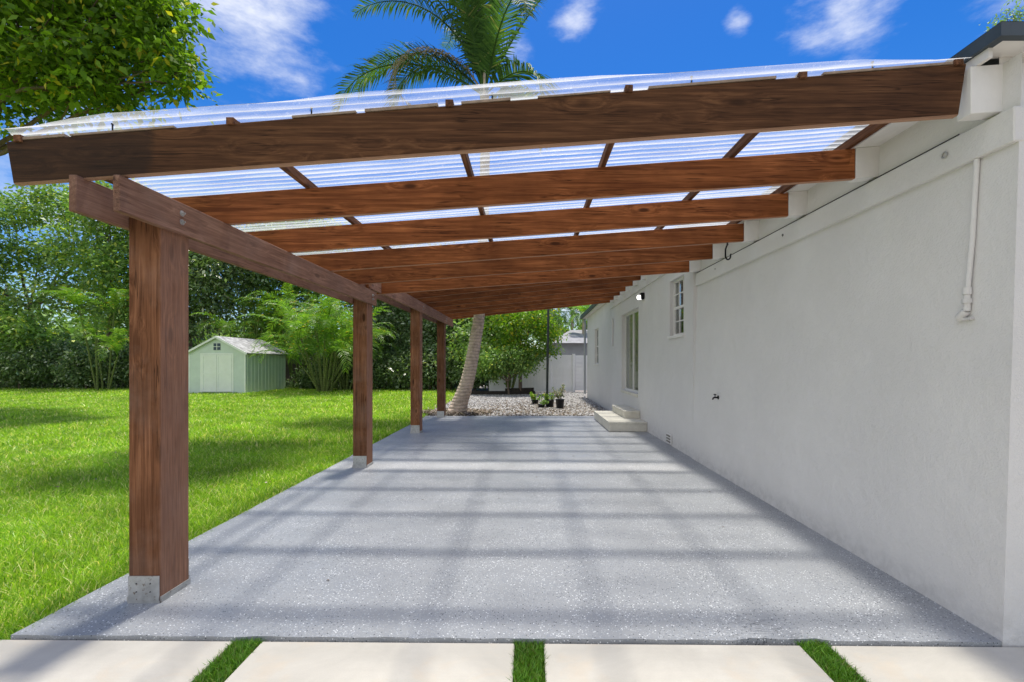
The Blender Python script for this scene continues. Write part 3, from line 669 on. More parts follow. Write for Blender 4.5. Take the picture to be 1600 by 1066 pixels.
# low vent grille
m = MB(); m.box(2.478, 2.496, 7.93, 8.2, .03, .20)
vg = m.build('vent_grille', TRIM, hou, bevel=.004); m = MB()
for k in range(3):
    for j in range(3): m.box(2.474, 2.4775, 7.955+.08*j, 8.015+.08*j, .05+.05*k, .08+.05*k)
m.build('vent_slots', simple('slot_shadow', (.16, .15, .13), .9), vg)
# ring sockets on the ledge
for (yy, zz, rr) in [(2.78, 2.735, .017), (4.55, 2.74, .01), (6.2, 2.74, .008)]:
    m = MB(); pts = [(2.539, yy+rr*math.cos(a), zz+rr*math.sin(a)) for a in [k*math.pi/6 for k in range(13)]]; m.tube(pts, rr*.28, 6); m.build('ring', GALV if rr > .012 else BLACKM, hou)
# conduit pipe fixed to the near wall
def wallpipe(name, y, zt, zb, label, r_=.014, fit=True):
    t = thing(name, (x1f(zb) if y < YS else 2.5, y, zb), label, 'pipe'); xf = x1f if y < YS else x2f
    m = MB(); m.tube([(xf(zt)-r_-.002, y, zt), (xf((zt+zb)/2)-r_-.002, y+.012, (zt+zb)/2), (xf(zb)-r_-.002, y+.025, zb+.15)], r_, 12); m.build('pipe', WALL, t)
    if fit:
        m = MB(); yy = y+.027; X = xf(zb+.1)-.02
        m.tube([(X, yy, zb+.165), (X, yy, zb+.125)], .022, 14); m.tube([(X, yy, zb+.124), (X, yy, zb+.03)], .017, 12); m.tube([(X, yy, zb+.10), (X, yy, zb+.075)], .024, 8)
        m.tube([(X, yy+.004, zb+.03), (X-.004, yy+.035, zb+.0), (X-.004, yy+.05, zb-.006)], [.022, .024, .02], 12); m.box(X-.012, X+.02, yy-.03, yy+.07, zb-.022, zb-.008)
        m.build('pipe_fitting', WALL, t, bevel=.0)
wallpipe('wall_pipe', 2.60, 2.628, 1.735, 'white painted pipe with an elbow fitting running down the near wall')
wallpipe('wall_pipe', 13.5, 2.76, 1.79, 'short thin white pipe on the wall beyond the sliding door', .02, False)
# wall lamp, lit
t = thing('wall_lamp', (2.5, 9.95, 2.9), 'lit black wall lamp with white lens near the sliding door', 'lamp')
m = MB(); m.box(2.43, 2.515, 9.86, 10.02, 2.84, 2.98); m.build('housing', BLACKM, t, bevel=.015)
m = MB(); m.tube([(2.42, 9.93, 2.93), (2.42, 9.93, 2.905), (2.42, 9.93, 2.86), (2.42, 9.93, 2.835)], [.04, .062, .062, .04], 14); m.build('lens', LIT, t)
# faucet
t = thing('faucet', (2.52, 6.05, 1.0), 'small dark garden faucet on the white wall at waist height', 'faucet')
m = MB(); m.tube([(x1f(1)+.0, 6.05, 1.0), (2.475, 6.05, 1.0), (2.455, 6.05, .995), (2.445, 6.05, .97)], [.011, .011, .011, .009], 10); m.tube([(x1f(1)-.001, 6.05, 1.0), (x1f(1)-.006, 6.05, 1.0)], .026, 14); m.build('spout', BLACKM, t)
m = MB(); m.tube([(2.478, 6.05, 1.005), (2.478, 6.05, 1.035)], .006, 8); m.tube([(2.478, 6.018, 1.037), (2.478, 6.05, 1.041), (2.478, 6.082, 1.037)], .008, 8); m.build('handle', BLACKM, t)
# steps
t = thing('steps', (2.1, 10.7, 0), 'two pale concrete steps leading up to the sliding door', 'steps')
def treads(m, x0, x1, y0, y1, z0, z1):
    m.box(x0+.012, x1, y0+.012, y1-.012, z0, z1-.045); m.box(x0, x1, y0, y1, z1-.0445, z1)
m = MB(); treads(m, 1.69, 2.498, 9.59, 11.8, .002, .21); m.build('step', STEPC, t, bevel=.006)
m = MB(); treads(m, 2.14, 2.497, 10.2, 11.7, .211, .375); m.build('step', STEPC, t, bevel=.006)
# ------------------------------------------------------------------ shed
sh = thing('shed', (-14.9, 23.5, 0), 'pale mint garden shed with double doors and grey gable roof', 'shed')
MINT = simple('mint_siding', (.6, .69, .64), .6, 0, 3, .06); MINT2 = simple('mint_trim', (.8, .84, .81), .6, 0, 3, .05)
xa, xb, ya, yb = -16.28, -13.57, 21.8, 25.4; xm = (xa+xb)/2; ze, zr = 1.93, 2.66
m = MB(); g0 = -.05
m.add([(xa, ya, g0), (xb, ya, g0), (xb, ya, ze), (xm, ya, zr), (xa, ya, ze), (xa, yb, g0), (xb, yb, g0), (xb, yb, ze), (xm, yb, zr), (xa, yb, ze)],
      [(0, 1, 2, 3, 4), (5, 9, 8, 7, 6), (1, 6, 7, 2), (0, 4, 9, 5)]); m.build('wall', MINT, sh)
m = MB()
for k in range(12): yy = ya+.3*k+.15; m.box(xb+.001, xb+.012, yy-.012, yy+.012, 0, ze-.02)
m.box(xb-.04, xb+.014, ya-.015, ya+.06, 0, ze-.02); m.box(xa-.012, xa+.05, ya-.015, ya+.04, 0, ze-.02); m.build('trim', MINT2, sh)
m = MB(); w_ = 1.42; dz0, dz1 = .05, 1.82
m.box(xm-w_/2-.09, xm-w_/2-.005, ya-.02, ya+.01, dz0, dz1+.08); m.box(xm+w_/2+.005, xm+w_/2+.09, ya-.02, ya+.01, dz0, dz1+.08); m.box(xm-w_/2-.004, xm+w_/2+.004, ya-.02, ya+.01, dz1+.005, dz1+.08); m.build('door_frame', MINT2, sh)
m = MB(); m.box(xm-w_/2-.004, xm+w_/2+.004, ya-.0155, ya-.003, dz0-.03, dz1+.004); m.build('door_gap_shade', simple('painted_gap_shade', (.12, .14, .13), .9), sh)  # dark panel painted for the shade in the gaps round the doors
for s in (-1, 1):
    a, b_ = (xm-w_/2, xm-.006) if s < 0 else (xm+.006, xm+w_/2)
    m = MB(); m.box(a, b_, ya-.016, ya+.0, dz0, dz1); m.box(a, a+.07, ya-.028, ya-.0165, dz0, dz1); m.box(b_-.07, b_, ya-.028, ya-.0165, dz0, dz1)
    for z in (dz0, .88, dz1-.08): m.box(a+.0705, b_-.0705, ya-.028, ya-.0165, z, z+.08)
    m.build('door', MINT2, sh)
m = MB(); m.box(xm-.16, xm+.16, ya-.02, ya+.005, 2.05, 2.37); wf = m.build('window', simple('dark_pane', (.03, .06, .09), .2), sh)
m = MB(); m.box(xm-.012, xm+.012, ya-.026, ya-.021, 2.05, 2.37); m.box(xm-.16, xm-.013, ya-.026, ya-.021, 2.2, 2.222); m.box(xm+.013, xm+.16, ya-.026, ya-.021, 2.2, 2.222); m.build('muntins', MINT2, wf)
RF = simple('shed_shingles', (.34, .34, .35), .8, 0, 5, .55, .3)
m = MB()
for s in (-1, 1):
    ex = xm+s*((xb-xa)/2+.14); ez = ze-.08; 
    m.add([(xm, ya-.12, zr+.02), (ex, ya-.12, ez+.02), (ex, yb+.1, ez+.02), (xm, yb+.1, zr+.02), (xm, ya-.12, zr+.06), (ex, ya-.12, ez+.06), (ex, yb+.1, ez+.06), (xm, yb+.1, zr+.06)],
          [(0, 1, 2, 3), (4, 7, 6, 5), (0, 4, 5, 1), (1, 5, 6, 2), (2, 6, 7, 3)])
m.build('roof', RF, sh)
m = MB()
for s in (-1, 1):
    ex = xm+s*((xb-xa)/2+.14); ez = ze-.08
    m.add([(xm, ya-.14, zr-.04), (ex, ya-.14, ez-.04), (ex, ya-.125, ez-.04), (xm, ya-.125, zr-.04), (xm, ya-.14, zr+.065), (ex, ya-.14, ez+.065), (ex, ya-.125, ez+.065), (xm, ya-.125, zr+.065)],
          [(0, 1, 2, 3), (4, 7, 6, 5), (0, 4, 5, 1), (1, 5, 6, 2), (2, 6, 7, 3)])
m.build('rake_board', MINT2, sh)
# ------------------------------------------------------------------ fences and neighbour
VIN = simple('white_vinyl', (.85, .85, .85), .4, 0, 2, .05)
fe = thing('fence', (1, 22.9, 0), 'white vinyl privacy fence closing the gravel side yard', 'fence')
m = MB(); x = -2.0
while x < 2.24:
    m.box(x, x+.148, 22.93, 22.955, .04, 1.74); x += .15
m.build('board_panel', VIN, fe)
m = MB(); m.box(-2.0, 2.26, 22.915, 22.97, 1.741, 1.83); m.box(-2.0, 2.26, 22.92, 22.965, -.02, .039); m.build('rail', VIN, fe)
for x in (-.8, 1.05, 2.27):
    m = MB(); m.box(x-.06, x+.06, 22.86, 22.98, -.05, 1.86); m.box(x-.075, x+.075, 22.845, 22.995, 1.861, 1.885); m.build('post', VIN, fe)
ga = thing('gate', (2.9, 22.9, 0), 'white side gate of wide horizontal boards beside the house wall', 'gate')
m = MB()
for k in range(9): m.box(2.36, 3.6, 22.90, 22.93, .06+k*.198, .06+k*.198+.166)
m.build('board_panel', VIN, ga)
m = MB(); m.box(2.335, 2.36, 22.935, 22.97, .03, 1.83); m.box(3.6, 3.66, 22.935, 22.97, .03, 1.83); m.box(2.361, 3.599, 22.935, 22.965, .1, 1.78); m.build('gate_frame', VIN, ga)
bf = thing('back_fence', (-18, 27.3, 0), 'weathered wooden fence hidden behind the back shrubs with pale top rail', 'fence')
FW = simple('weathered_fence_wood', (.12, .1, .08), .9, 0, 6, .35); m = MB(); x = -46
while x < -3: m.box(x, x+.135, 27.3, 27.32, -.05, 1.98+.02*math.sin(x*7)); x += .15
m.build('board_panel', FW, bf); m = MB(); m.box(-46, -3, 27.25, 27.298, 1.93, 2.02); m.build('rail', simple('pale_rail', (.5, .5, .47), .8), bf)
nb = thing('neighbour_house', (5, 32, 0), 'grey neighbouring house with pale shingle roof beyond the white fence', 'house')
NBW = simple('grey_render', (.34, .35, .37), .8, 0, 2, .1)
m = MB(); m.box(1.6, 14, 31, 41, -.1, 2.85); m.build('wall', NBW, nb)
m = MB(); m.add([(1.2, 30.5, 2.75), (14, 30.5, 2.75), (14, 36, 4.3), (3.3, 36, 4.0), (1.2, 41, 2.75), (14, 41, 2.75)], [(0, 1, 2, 3), (0, 3, 4), (3, 2, 5, 4)]); m.build('roof', simple('pale_shingles', (.27, .27, .28), .85, 0, 3, .25), nb, norm=False)
# low timber edging behind the gravel
ed = thing('timber_edging', (-1, 21.2, 0), 'dark stacked landscape timbers edging the gravel bed', 'edging'); DK = simple('dark_timber', (.03, .026, .022), .9, 0, 7, .4, .4)
m = MB(); m.hexa([(-3.3, 21.0, -.05), (.3, 21.3, -.05), (-3.3, 21.2, -.05), (.3, 21.5, -.05), (-3.3, 21.0, .12), (.3, 21.3, .12), (-3.3, 21.2, .12), (.3, 21.5, .12)]); m.build('timber', DK, ed, bevel=.01)
m = MB(); m.hexa([(-1.1, 21.22, .121), (.25, 21.34, .121), (-1.1, 21.4, .121), (.25, 21.5, .121), (-1.1, 21.22, .24), (.25, 21.34, .27), (-1.1, 21.4, .24), (.25, 21.5, .27)]); m.build('timber', DK, ed, bevel=.01)
m = MB(); a = P(854.5, 632, 15.8); b_ = P(857, 482, 15.8); m.tube([(a.x, 15.8, -.05), (b_.x, 15.8, 3.5)], .042, 12)
o = m.build('pole', DARKPOLE, None, origin=(a.x, 15.8, -.05)); tag(o, 'tall thin dark pole standing among the potted plants', 'pole')
# ------------------------------------------------------------------ vegetation
def limb_path(a, b, rng, bend=.15, n=6):
    a, b = Vector(a), Vector(b); L_ = (b-a).length; off = Vector((rng.uniform(-1, 1), rng.uniform(-1, 1), rng.uniform(-.2, .8)))*L_*bend
    return [a.lerp(b, t)+off*math.sin(math.pi*t)+Vector((rng.uniform(-1, 1), rng.uniform(-1, 1), 0))*L_*.015 for t in [i/(n-1) for i in range(n)]]
def crown_leaves(blobs, twigs, per, ls, rng, spread=.3, droop=.3, aspect=.45, shell=.55):
    C = []; 
    vol = np.array([b[3]*b[4]*b[5] for b in blobs])**(2/3); vol = vol/vol.sum()
    for b, v in zip(blobs, vol):
        nt_ = max(3, int(twigs*v)); q = unit(rng.normal(size=(nt_, 3))); rr = (shell+(1-shell)*rng.random((nt_, 1)))
        rr = np.where(rng.random((nt_, 1)) < .25, rng.random((nt_, 1)), rr)
        t = q*rr*np.array(b[3:6])+np.array(b[:3])
        k = rng.integers(int(per*.5), int(per*1.5)+1, nt_)
        C.append(np.repeat(t, k, 0))
    C = np.concatenate(C); n = len(C); off = rng.normal(size=(n, 3))*spread; off[:, 2] *= .6; C = C+off
    D = unit(unit(off)*1.0+rng.normal(size=(n, 3))*.6+np.array([0, 0, -droop]))
    Nn = unit(rng.normal(size=(n, 3))*.75+np.array([0, 0, 1.0])); 
    s = ls*rng.uniform(.6, 1.35, n)
    return leafquads(C, D, Nn, s, s*aspect*rng.uniform(.75, 1.25, n))
def tree(name, base, label, blobs, mat, twigs, per, ls, seed, trunk_r=.15, spread=.3, cat='tree', group=None, droop=.3, aspect=.45, shell=.55, fork=None, bm_=BARK):
    rng = np.random.default_rng(seed); rr = random.Random(seed)
    t = thing(name, base, label, cat, group)
    base = Vector(base); m = MB(); top = Vector(fork) if fork else base.lerp(Vector(blobs[0][:3]), .45)
    m.tube(limb_path(base, top, rr, .06), [trunk_r*(1-.35*i/5) for i in range(6)], 9)
    for b in blobs:
        c = Vector(b[:3]); pth = limb_path(top-Vector((0, 0, .1)), c, rr, .12)
        m.tube(pth, [trunk_r*(.55-.4*i/5) for i in range(6)], 7)
        for k in range(5):
            e = c+Vector((rr.uniform(-1, 1)*b[3], rr.uniform(-1, 1)*b[4], rr.uniform(-.8, .9)*b[5]))*.8
            m.tube(limb_path(pth[3 if k % 2 else 4], e, rr, .15, 5), [trunk_r*.2, trunk_r*.16, trunk_r*.12, trunk_r*.08, trunk_r*.04], 5)
    m.build('trunk', bm_, t)
    npmesh('crown', crown_leaves(blobs, twigs, per, ls, rng, spread, droop, aspect, shell), 4, mat, t)
    return t
def pb(u, v, d, rx, ry, rz): p = P(u, v, d); return (p.x, p.y, p.z, rx, ry, rz)
# near tree overhanging from the left
tree('broadleaf_tree', (-20.5, 16.2, -.05), 'large leafy tree overhanging the lawn in the upper left corner', [
    pb(60, 20, 14.98, 3.95, 3.12, 2.70), pb(190, 20, 14.98, 2.29, 2.50, 1.77), pb(60, 120, 14.98, 3.12, 2.70, 1.14), pb(250, 90, 14.56, 1.14, 1.25, 1.04), pb(240, 20, 14.56, 1.04, 1.25, 1.04), pb(150, 110, 14.56, 1.66, 1.66, 1.25),
    pb(270, 130, 14.56, 0.79, 0.83, 0.54), pb(170, 150, 14.77, 1.14, 1.25, 0.42), pb(290, 110, 14.56, 0.46, 0.62, 0.46),  pb(-150, 60, 15.6, 4.58, 4.16, 3.33), pb(-60, -120, 15.81, 5.41, 4.58, 3.33), pb(150, -110, 15.39, 3.12, 2.91, 2.08)],
    LF_NEAR, 2700, 15, .26, 31, .15, .34, fork=(-20, 16, 8.5), aspect=.5, shell=.3)
# a second tree whose high branches reach over the lawn, above the top of the picture
tree('broadleaf_tree', (-11.5, 3.2, -.05), 'tree standing beside the lawn, its high branches above the picture', [(-4.6, 8.6, 10.2, 1.3, .45, .4), (-4.6, 11.6, 13.4, 1.5, .5, .5), (-3.9, 9.9, 11.8, 1.0, .35, .3), (-5.0, 10.3, 12.0, 1.0, .35, .3)], LF_NEAR, 900, 15, .2, 32, .12, .22, fork=(-10.5, 3.8, 6.5), aspect=.5, shell=.3)
# coconut palm
def frond(m_r, L_list, origin, dirh, elev, length, droopk, ll, rng, leaf_w=.035, n=46, hang=.5, twist=0, fold=0.):
    o = Vector(origin); h = Vector((math.cos(dirh), math.sin(dirh), 0)); pts = []; p = o.copy(); e = elev; st = length/14
    for i in range(15):
        pts.append(p.copy()); d = h*math.cos(e)+Vector((0, 0, 1))*math.sin(e); p = p+d*st; e -= droopk*(.4+i/9)/14
    m_r.tube(pts, [.03*(1-.85*i/14)*length/4 for i in range(15)], 6)
    P_ = np.array([tuple(q) for q in pts])
    T = unit(np.gradient(P_, axis=0)); side = np.array([-h.y, h.x, 0.])
    for s in (-1, 1):
        for k in range(n):
            f = .12+.88*(k+.5)/n; x = f*14; i = min(int(x), 13); q = P_[i]+(P_[i+1]-P_[i])*(x-i); t = T[i]
            up = np.cross(side, t); up = up/np.linalg.norm(up)*(1 if up[2] >= 0 else -1)
            L0 = ll*(math.sin(math.pi*min(1, f*.85+.12))**.6)*rng.uniform(.85, 1.12)
            d = side*s*(.85-fold)+t*(.55+.25*f)+up*(.25-.1*twist*s)+rng.normal(size=3)*.07; d /= np.linalg.norm(d)
            g = np.array([0, 0, -1.])*hang*rng.uniform(.7, 1.3)
            w = t*leaf_w/2
            p1 = q+d*L0*.5+g*L0*.12; p2 = q+d*L0*.85+g*L0*.5
            L_list.append((q-w*.6, q+w*.6, p1+w, p1-w)); L_list.append((p1-w, p1+w, p2+w*.1, p2-w*.1))
def palm_thing(name, label, base, tpath, tr, fronds, mat, seed, group=None, bark_m=PBARK, cat='palm tree', leaf_w=.04):
    rng = np.random.default_rng(seed); t = thing(name, base, label, cat, group)
    m = MB(); m.tube(tpath, tr, 18); m.build('trunk', bark_m, t)
    for fr in fronds:
        ma = fr.get('mat', mat); mr = MB(); LL = []
        frond(mr, LL, fr.get('o', tpath[-1]), rad(fr['az']), rad(fr['el']), fr['len'], fr['dr'], fr.get('ll', .8), rng, fr.get('w', leaf_w), fr.get('n', 46), fr.get('hang', .5), 0, fr.get('fold', 0))
        k = len(mr.v); V = [tuple(v) for v in mr.v]; Fq = [f for f in mr.f if len(f) == 4]
        A = np.array(LL).reshape(-1, 3); nA = len(A)
        Vall = np.concatenate([np.array(V), A]); Fall = np.concatenate([np.array(Fq), (np.arange(nA)+k).reshape(-1, 4)])
        npmesh_idx('frond', Vall, Fall, ma, t)
    return t
Cc = P(757, 150, 13.6)
ctrl = [P(714, 646, 13.35), P(719, 628, 13.35), P(729, 600, 13.35), P(737, 565, 13.4), P(744, 525, 13.4), P(749, 490, 13.4), P(753, 420, 13.5), P(756, 320, 13.6), P(758, 230, 13.6), Cc]
ctrl[0].z = -.06
def smooth_path(pts, n=60):
    A = np.array([tuple(p) for p in pts]); t = np.linspace(0, len(A)-1, n); out = []
    for x in t:
        i = min(int(x), len(A)-2); f = x-i; p0 = A[max(i-1, 0)]; p1 = A[i]; p2 = A[i+1]; p3 = A[min(i+2, len(A)-1)]
        out.append(Vector(.5*((2*p1)+(-p0+p2)*f+(2*p0-5*p1+4*p2-p3)*f*f+(-p0+3*p1-3*p2+p3)*f**3)))
    return out
tp = smooth_path(ctrl); rads = []
for i, p in enumerate(tp):
    z = p.z; b0 = .205+.09*math.exp(-max(z, 0)/.3)-.012*min(z, 3.0)-.004*z; rads.append(b0+(.009 if i % 2 else 0))
fr = []
rg = random.Random(12)
# azimuth 0 = +X (right), 90 = away, 180 = left, 270 = towards the camera
for az, el, ln, dr, kw in [
    (178, 73, 4.6, 1.8, {}), (196, 74, 4.6, 1.5, {}), (165, 52, 4.4, 1.9, {}), (182, 34, 4.4, 1.9, {}), (172, 80, 5.0, 1.0, {}), (215, 82, 4.9, .8, {}),
    (150, 82, 4.8, .9, {}), (100, 86, 5.0, .6, {}), (270, 84, 4.6, .8, {}), (230, 78, 4.6, 1.0, {}), (60, 84, 4.8, .8, {}), (120, 72, 4.4, 1.2, {}), (250, 64, 4.2, 1.6, {}), 
    (3, 66, 4.0, .45, dict(fold=.55, ll=.5)), (40, 30, 2.6, 2.2, {}), (320, 20, 2.6, 2.2, {}), (350, 0, 2.6, 1.5, {}), (290, 40, 3.8, 2.0, {}), 
    (188, 60, 3.7, 3.6, dict(mat=LF_DEAD, fold=.6, hang=1.3, ll=.6)), (265, 75, 3.9, 1.2, dict(ll=.9)), (170, 52, 3.4, 2.6, {})]:
    fr.append(dict(az=az, el=el, len=ln*1.2, dr=dr, ll=kw.get('ll', 1.0), fold=kw.get('fold', 0), hang=kw.get('hang', .65), n=84, mat=kw.get('mat', LF_PALM)))
cp = palm_thing('coconut_palm', 'curved coconut palm rising behind the last pergola post, crown above the roof', ctrl[0], tp, rads, fr, LF_PALM, 77, leaf_w=.052)
m = MB(); a = P(757, 150, 13.5); m.tube([a, P(756, 80, 13.4), P(752, 40, 13.35), P(748, 5, 13.3), P(747, -20, 13.3)], [.04, .05, .11, .12, .03], 10)
m.build('spathe', simple('pale_husk', (.6, .5, .38), .8, 0, 9, .3), cp)
# areca palms (clumps of canes with arching fronds)
def areca(base, label, n, hgt, seed, mat=LF_ARECA, spread=.9, llen=2.2, ll=.5, w=.035, nl=26, group='areca palm clumps along the back of the lawn'):
    rg = random.Random(seed); rng = np.random.default_rng(seed); b = Vector(base)
    t = thing('areca_palm', base, label, 'palm', group); m = MB(); tops = []
    for k in range(max(5, n//5)):
        a = rg.uniform(0, 6.28); r0 = rg.uniform(.05, .45); r1 = r0+rg.uniform(.1, spread); h = hgt*rg.uniform(.25, .72)
        p0 = b+Vector((math.cos(a)*r0, math.sin(a)*r0, 0)); p1 = b+Vector((math.cos(a)*r1, math.sin(a)*r1, h)); m.tube([p0, p0.lerp(p1, .5)+Vector((0, 0, .1)), p1], [.05, .045, .035], 7); tops.append((p1, a))
    m.build('canes', CANE, t)
    for k in range(n):
        p1, a = tops[k % len(tops)]
        mr = MB(); LL = []
        frond(mr, LL, p1, a+rg.uniform(-1.3, 1.3) if k % 3 else rg.uniform(0, 6.28), rad(rg.uniform(35, 82)), llen*rg.uniform(.75, 1.2), rg.uniform(1.3, 2.6), ll, rng, w, nl, .6)
        V = [tuple(v) for v in mr.v]; kk = len(V); Fq = [f for f in mr.f if len(f) == 4]; A = np.array(LL).reshape(-1, 3)
        npmesh_idx('frond', np.concatenate([np.array(V), A]), np.concatenate([np.array(Fq), (np.arange(len(A))+kk).reshape(-1, 4)]), mat, t)
    return t
areca(P(505, 612, 22.8), 'tall bright areca palm clump just right of the shed', 90, 5.0, 1, spread=1.6, llen=2.6, ll=.62, w=.045)
areca(P(462, 609, 26.8), 'areca palm clump arching over the shed roof', 64, 5.4, 2, spread=1.4, llen=2.7, ll=.62)
areca(P(540, 609, 24.0), 'areca palm clump behind the second pergola post', 60, 5.2, 3, spread=1.4, llen=2.5, ll=.6)
areca(P(795, 606, 22.3), 'areca palm at the left end of the white fence', 34, 3.2, 4, spread=.7, llen=1.8, ll=.45)
areca(P(165, 611, 24.5), 'areca palm left of the first pergola post with bright arching fronds', 26, 6.2, 5, spread=.8, llen=2.3, ll=.6)
areca(P(765, 608, 25.5), 'dark areca palm clump behind the coconut trunk', 44, 5.6, 6, mat=LF_DARK, spread=1.3, llen=2.4, ll=.6)
areca(P(385, 609, 26.5), 'areca palm behind the shed', 36, 6.5, 8, spread=1.2, llen=2.6, ll=.65)
# back trees and shrubs
G = 'trees along the back of the lawn'
def bt(u, d, label, blobs, mat, tw, per, ls, seed, tr=.16, sp=.42, **k):
    b = P(u, 600, d); b.z = -.05
    return tree(k.pop('name', 'tree'), b, label, [pb(*x) for x in blobs], mat, tw, per, ls, seed, tr, sp, group=k.pop('group', G), **k)
bt(70, 29, 'open grey green tree at the far left with sky between its branches', [(20, 330, 29, 2.2, 1.8, 1.2), (95, 320, 29, 2.0, 1.8, 1.4), (60, 400, 29, 1.9, 1.6, 1.2), (140, 390, 28, 2.2, 2, 1.8), (-20, 450, 29, 2.0, 2, 1.3), (110, 460, 28, 2.4, 2, 1.4)], LF_BACK, 800, 16, .26, 41, aspect=.5)
bt(175, 27.5, 'dense green tree behind the first pergola post', [(180, 330, 27.5, 2.2, 2, 2), (190, 420, 27, 2.4, 2, 2), (250, 370, 28, 2.4, 2, 2.4), (215, 480, 27, 2.2, 1.6, 1.6)], LF_BACK, 900, 18, .25, 42)
bt(-60, 27, 'leafy tree at the left edge beyond the lawn', [(-60, 380, 27, 2.6, 2, 2.6), (-20, 500, 26.5, 2.4, 1.8, 1.6), (40, 520, 26, 1.8, 1.5, 1.2)], LF_BACK, 700, 18, .26, 43)
bt(300, 29, 'tall grey green tree behind the shed', [(290, 400, 28.5, 2.2, 2, 2.6), (340, 440, 28, 2.4, 2, 2.2), (400, 400, 28.5, 2.4, 2, 2.4), (300, 490, 28, 2.4, 1.6, 1.6)], LF_DARK, 1200, 18, .25, 44)
bt(470, 30, 'tall tree behind the areca palms', [(450, 430, 30, 2.6, 2, 2.6), (520, 450, 30, 2.6, 2, 2.4), (480, 380, 30, 3, 2, 2.2), (420, 500, 29, 2, 1.8, 2)], LF_BACK, 1000, 18, .27, 45)
bt(620, 27, 'dark dense tree between the second and third posts', [(600, 500, 26.5, 1.6, 1.4, 1.8), (640, 480, 27, 2.0, 1.6, 2.0), (620, 440, 27.5, 2.6, 2, 2.0), (660, 540, 26, 1.4, 1.2, 1.2), (580, 540, 26.5, 1.4, 1.2, 1.6)], LF_DARK, 1500, 20, .2, 46, sp=.32)
bt(690, 26, 'dark dense tree between the last two posts', [(690, 500, 26, 1.6, 1.4, 2.0), (720, 480, 26.5, 1.8, 1.4, 1.8), (700, 550, 25.5, 1.4, 1.2, 1.2), (680, 440, 27, 2.2, 1.8, 2.0)], LF_DARK, 1200, 20, .2, 47, sp=.32)
bt(770, 27, 'shaded tree with brown stems behind the coconut trunk', [(760, 500, 25, 1.6, 1.4, 1.5), (790, 470, 26, 2.2, 1.8, 1.8), (745, 540, 23.5, 1.0, 1.0, 1.2), (768, 555, 23.2, .8, .7, .9), (780, 520, 23.5, .9, .8, .9)], LF_BACK, 1100, 18, .22, 48)
bt(815, 21.4, 'bright lime green leaning tree in front of the white fence', [(815, 510, 21.3, 1.05, .9, .75), (845, 500, 21.3, .75, .8, .75), (858, 520, 21.2, .7, .7, .55), (800, 545, 21.4, .95, .8, .7), (835, 545, 21.2, .85, .7, .5), (790, 490, 22, 1.0, .9, .8), (855, 548, 21, .45, .4, .22)], LF_LIME, 620, 13, .15, 49, .1, .22, name='lime_tree_shrub', group=None)
bt(795, 20.9, 'drooping green shrub at the foot of the lime green tree', [(790, 562, 20.7, .95, .6, .6), (815, 572, 20.7, .7, .5, .5), (765, 570, 21.0, .6, .5, .6), (748, 560, 21.6, .6, .5, .8), (775, 580, 21.3, .5, .5, .45), (826, 560, 20.8, .45, .4, .35)], LF_BACK, 620, 15, .14, 50, .05, .2, name='shrub', group=None, cat='shrub')
# understory shrubs in a row, each its own
for i, (u, v, d, rx, rz, lab) in enumerate([(-40, 565, 25.8, 1.6, 1.2, 'low dark shrub at the left edge of the lawn'), (30, 572, 25.4, 1.3, 1.0, 'dark shrub below the open grey green tree'), (85, 568, 25.8, 1.3, 1.1, 'dark shrub left of the bright areca palm'),
        (135, 575, 25.2, 1.0, .9, 'small dark shrub in front of the wooden fence'), (190, 572, 25.6, 1.1, 1.0, 'dark shrub beside the first pergola post'), (250, 570, 25.8, 1.4, 1.1, 'dark shrub left of the shed'),
        (500, 585, 25.5, 1.0, .9, 'dark shrub at the foot of the tall areca palm'), (560, 580, 25.2, 1.1, 1.0, 'dark shrub just right of the areca palms'), (600, 578, 24.8, 1.1, 1.0, 'glossy shrub right of the second post'), (640, 580, 24.5, .9, .9, 'glossy shrub left of the third post'),
        (672, 575, 24.3, .9, 1.0, 'glossy shrub between the third and fourth posts'), (705, 575, 24.5, .9, 1.0, 'glossy shrub behind the fourth post'), (742, 578, 23.8, .8, .9, 'dark shrub just right of the coconut trunk'), (772, 575, 24.5, .9, .9, 'dark shrub behind the landscape timbers')]):
    bt(u, d, lab, [(u, v, d, rx, rx*.8, rz), (u+rx*16, v-14, d+.4, rx*.7, rx*.6, rz*.7), (u-rx*14, v+6, d-.3, rx*.6, rx*.5, rz*.6)], LF_DARK, 420, 15, .19, 60+i, .05, .24, name='shrub', cat='shrub', group='understory shrubs along the back of the lawn')
# far trees and palms beyond the fences
def farpalm(u, v, d, lab, s=1.0, seed=1, mat=LF_PALM):
    c = P(u, v, d); rg = random.Random(seed); b = (c.x-.2, c.y, -.1)
    fr = [dict(az=rg.uniform(0, 360), el=rg.uniform(-5, 75), len=2.1*s*rg.uniform(.8, 1.1), dr=rg.uniform(1.5, 2.6), ll=.6*s, n=22, w=.07) for k in range(20)]
    palm_thing('palm_tree', lab, b, [b, Vector(b).lerp(c, .5)+Vector((.1, 0, 0)), c], [.16, .13, .11], fr, mat, seed, 'far palms beyond the white fence')
farpalm(894, 488, 38, 'slender palm rising above the neighbouring roof', 1.0, 5)
farpalm(912, 492, 34, 'yellowish palm touching the corner of the white house', .9, 6, LF_ARECA)
farpalm(862, 492, 40, 'palm partly hidden behind the dark pole', 1.0, 7)
bt(880, 48, 'rounded dark tree behind the neighbouring roof', [(862, 515, 47, 1.4, 2, 1.3), (880, 524, 48, 1.0, 2, .7), (845, 500, 47, 2.0, 2, 1.6)], LF_BACK, 400, 15, .35, 81, group=None)
bt(925, 50, 'yellow green tree beyond the house corner', [(918, 518, 50, .9, 1, .9), (935, 505, 50, 1.6, 2, 1.2)], LF_LIME, 250, 15, .35, 82, group=None)
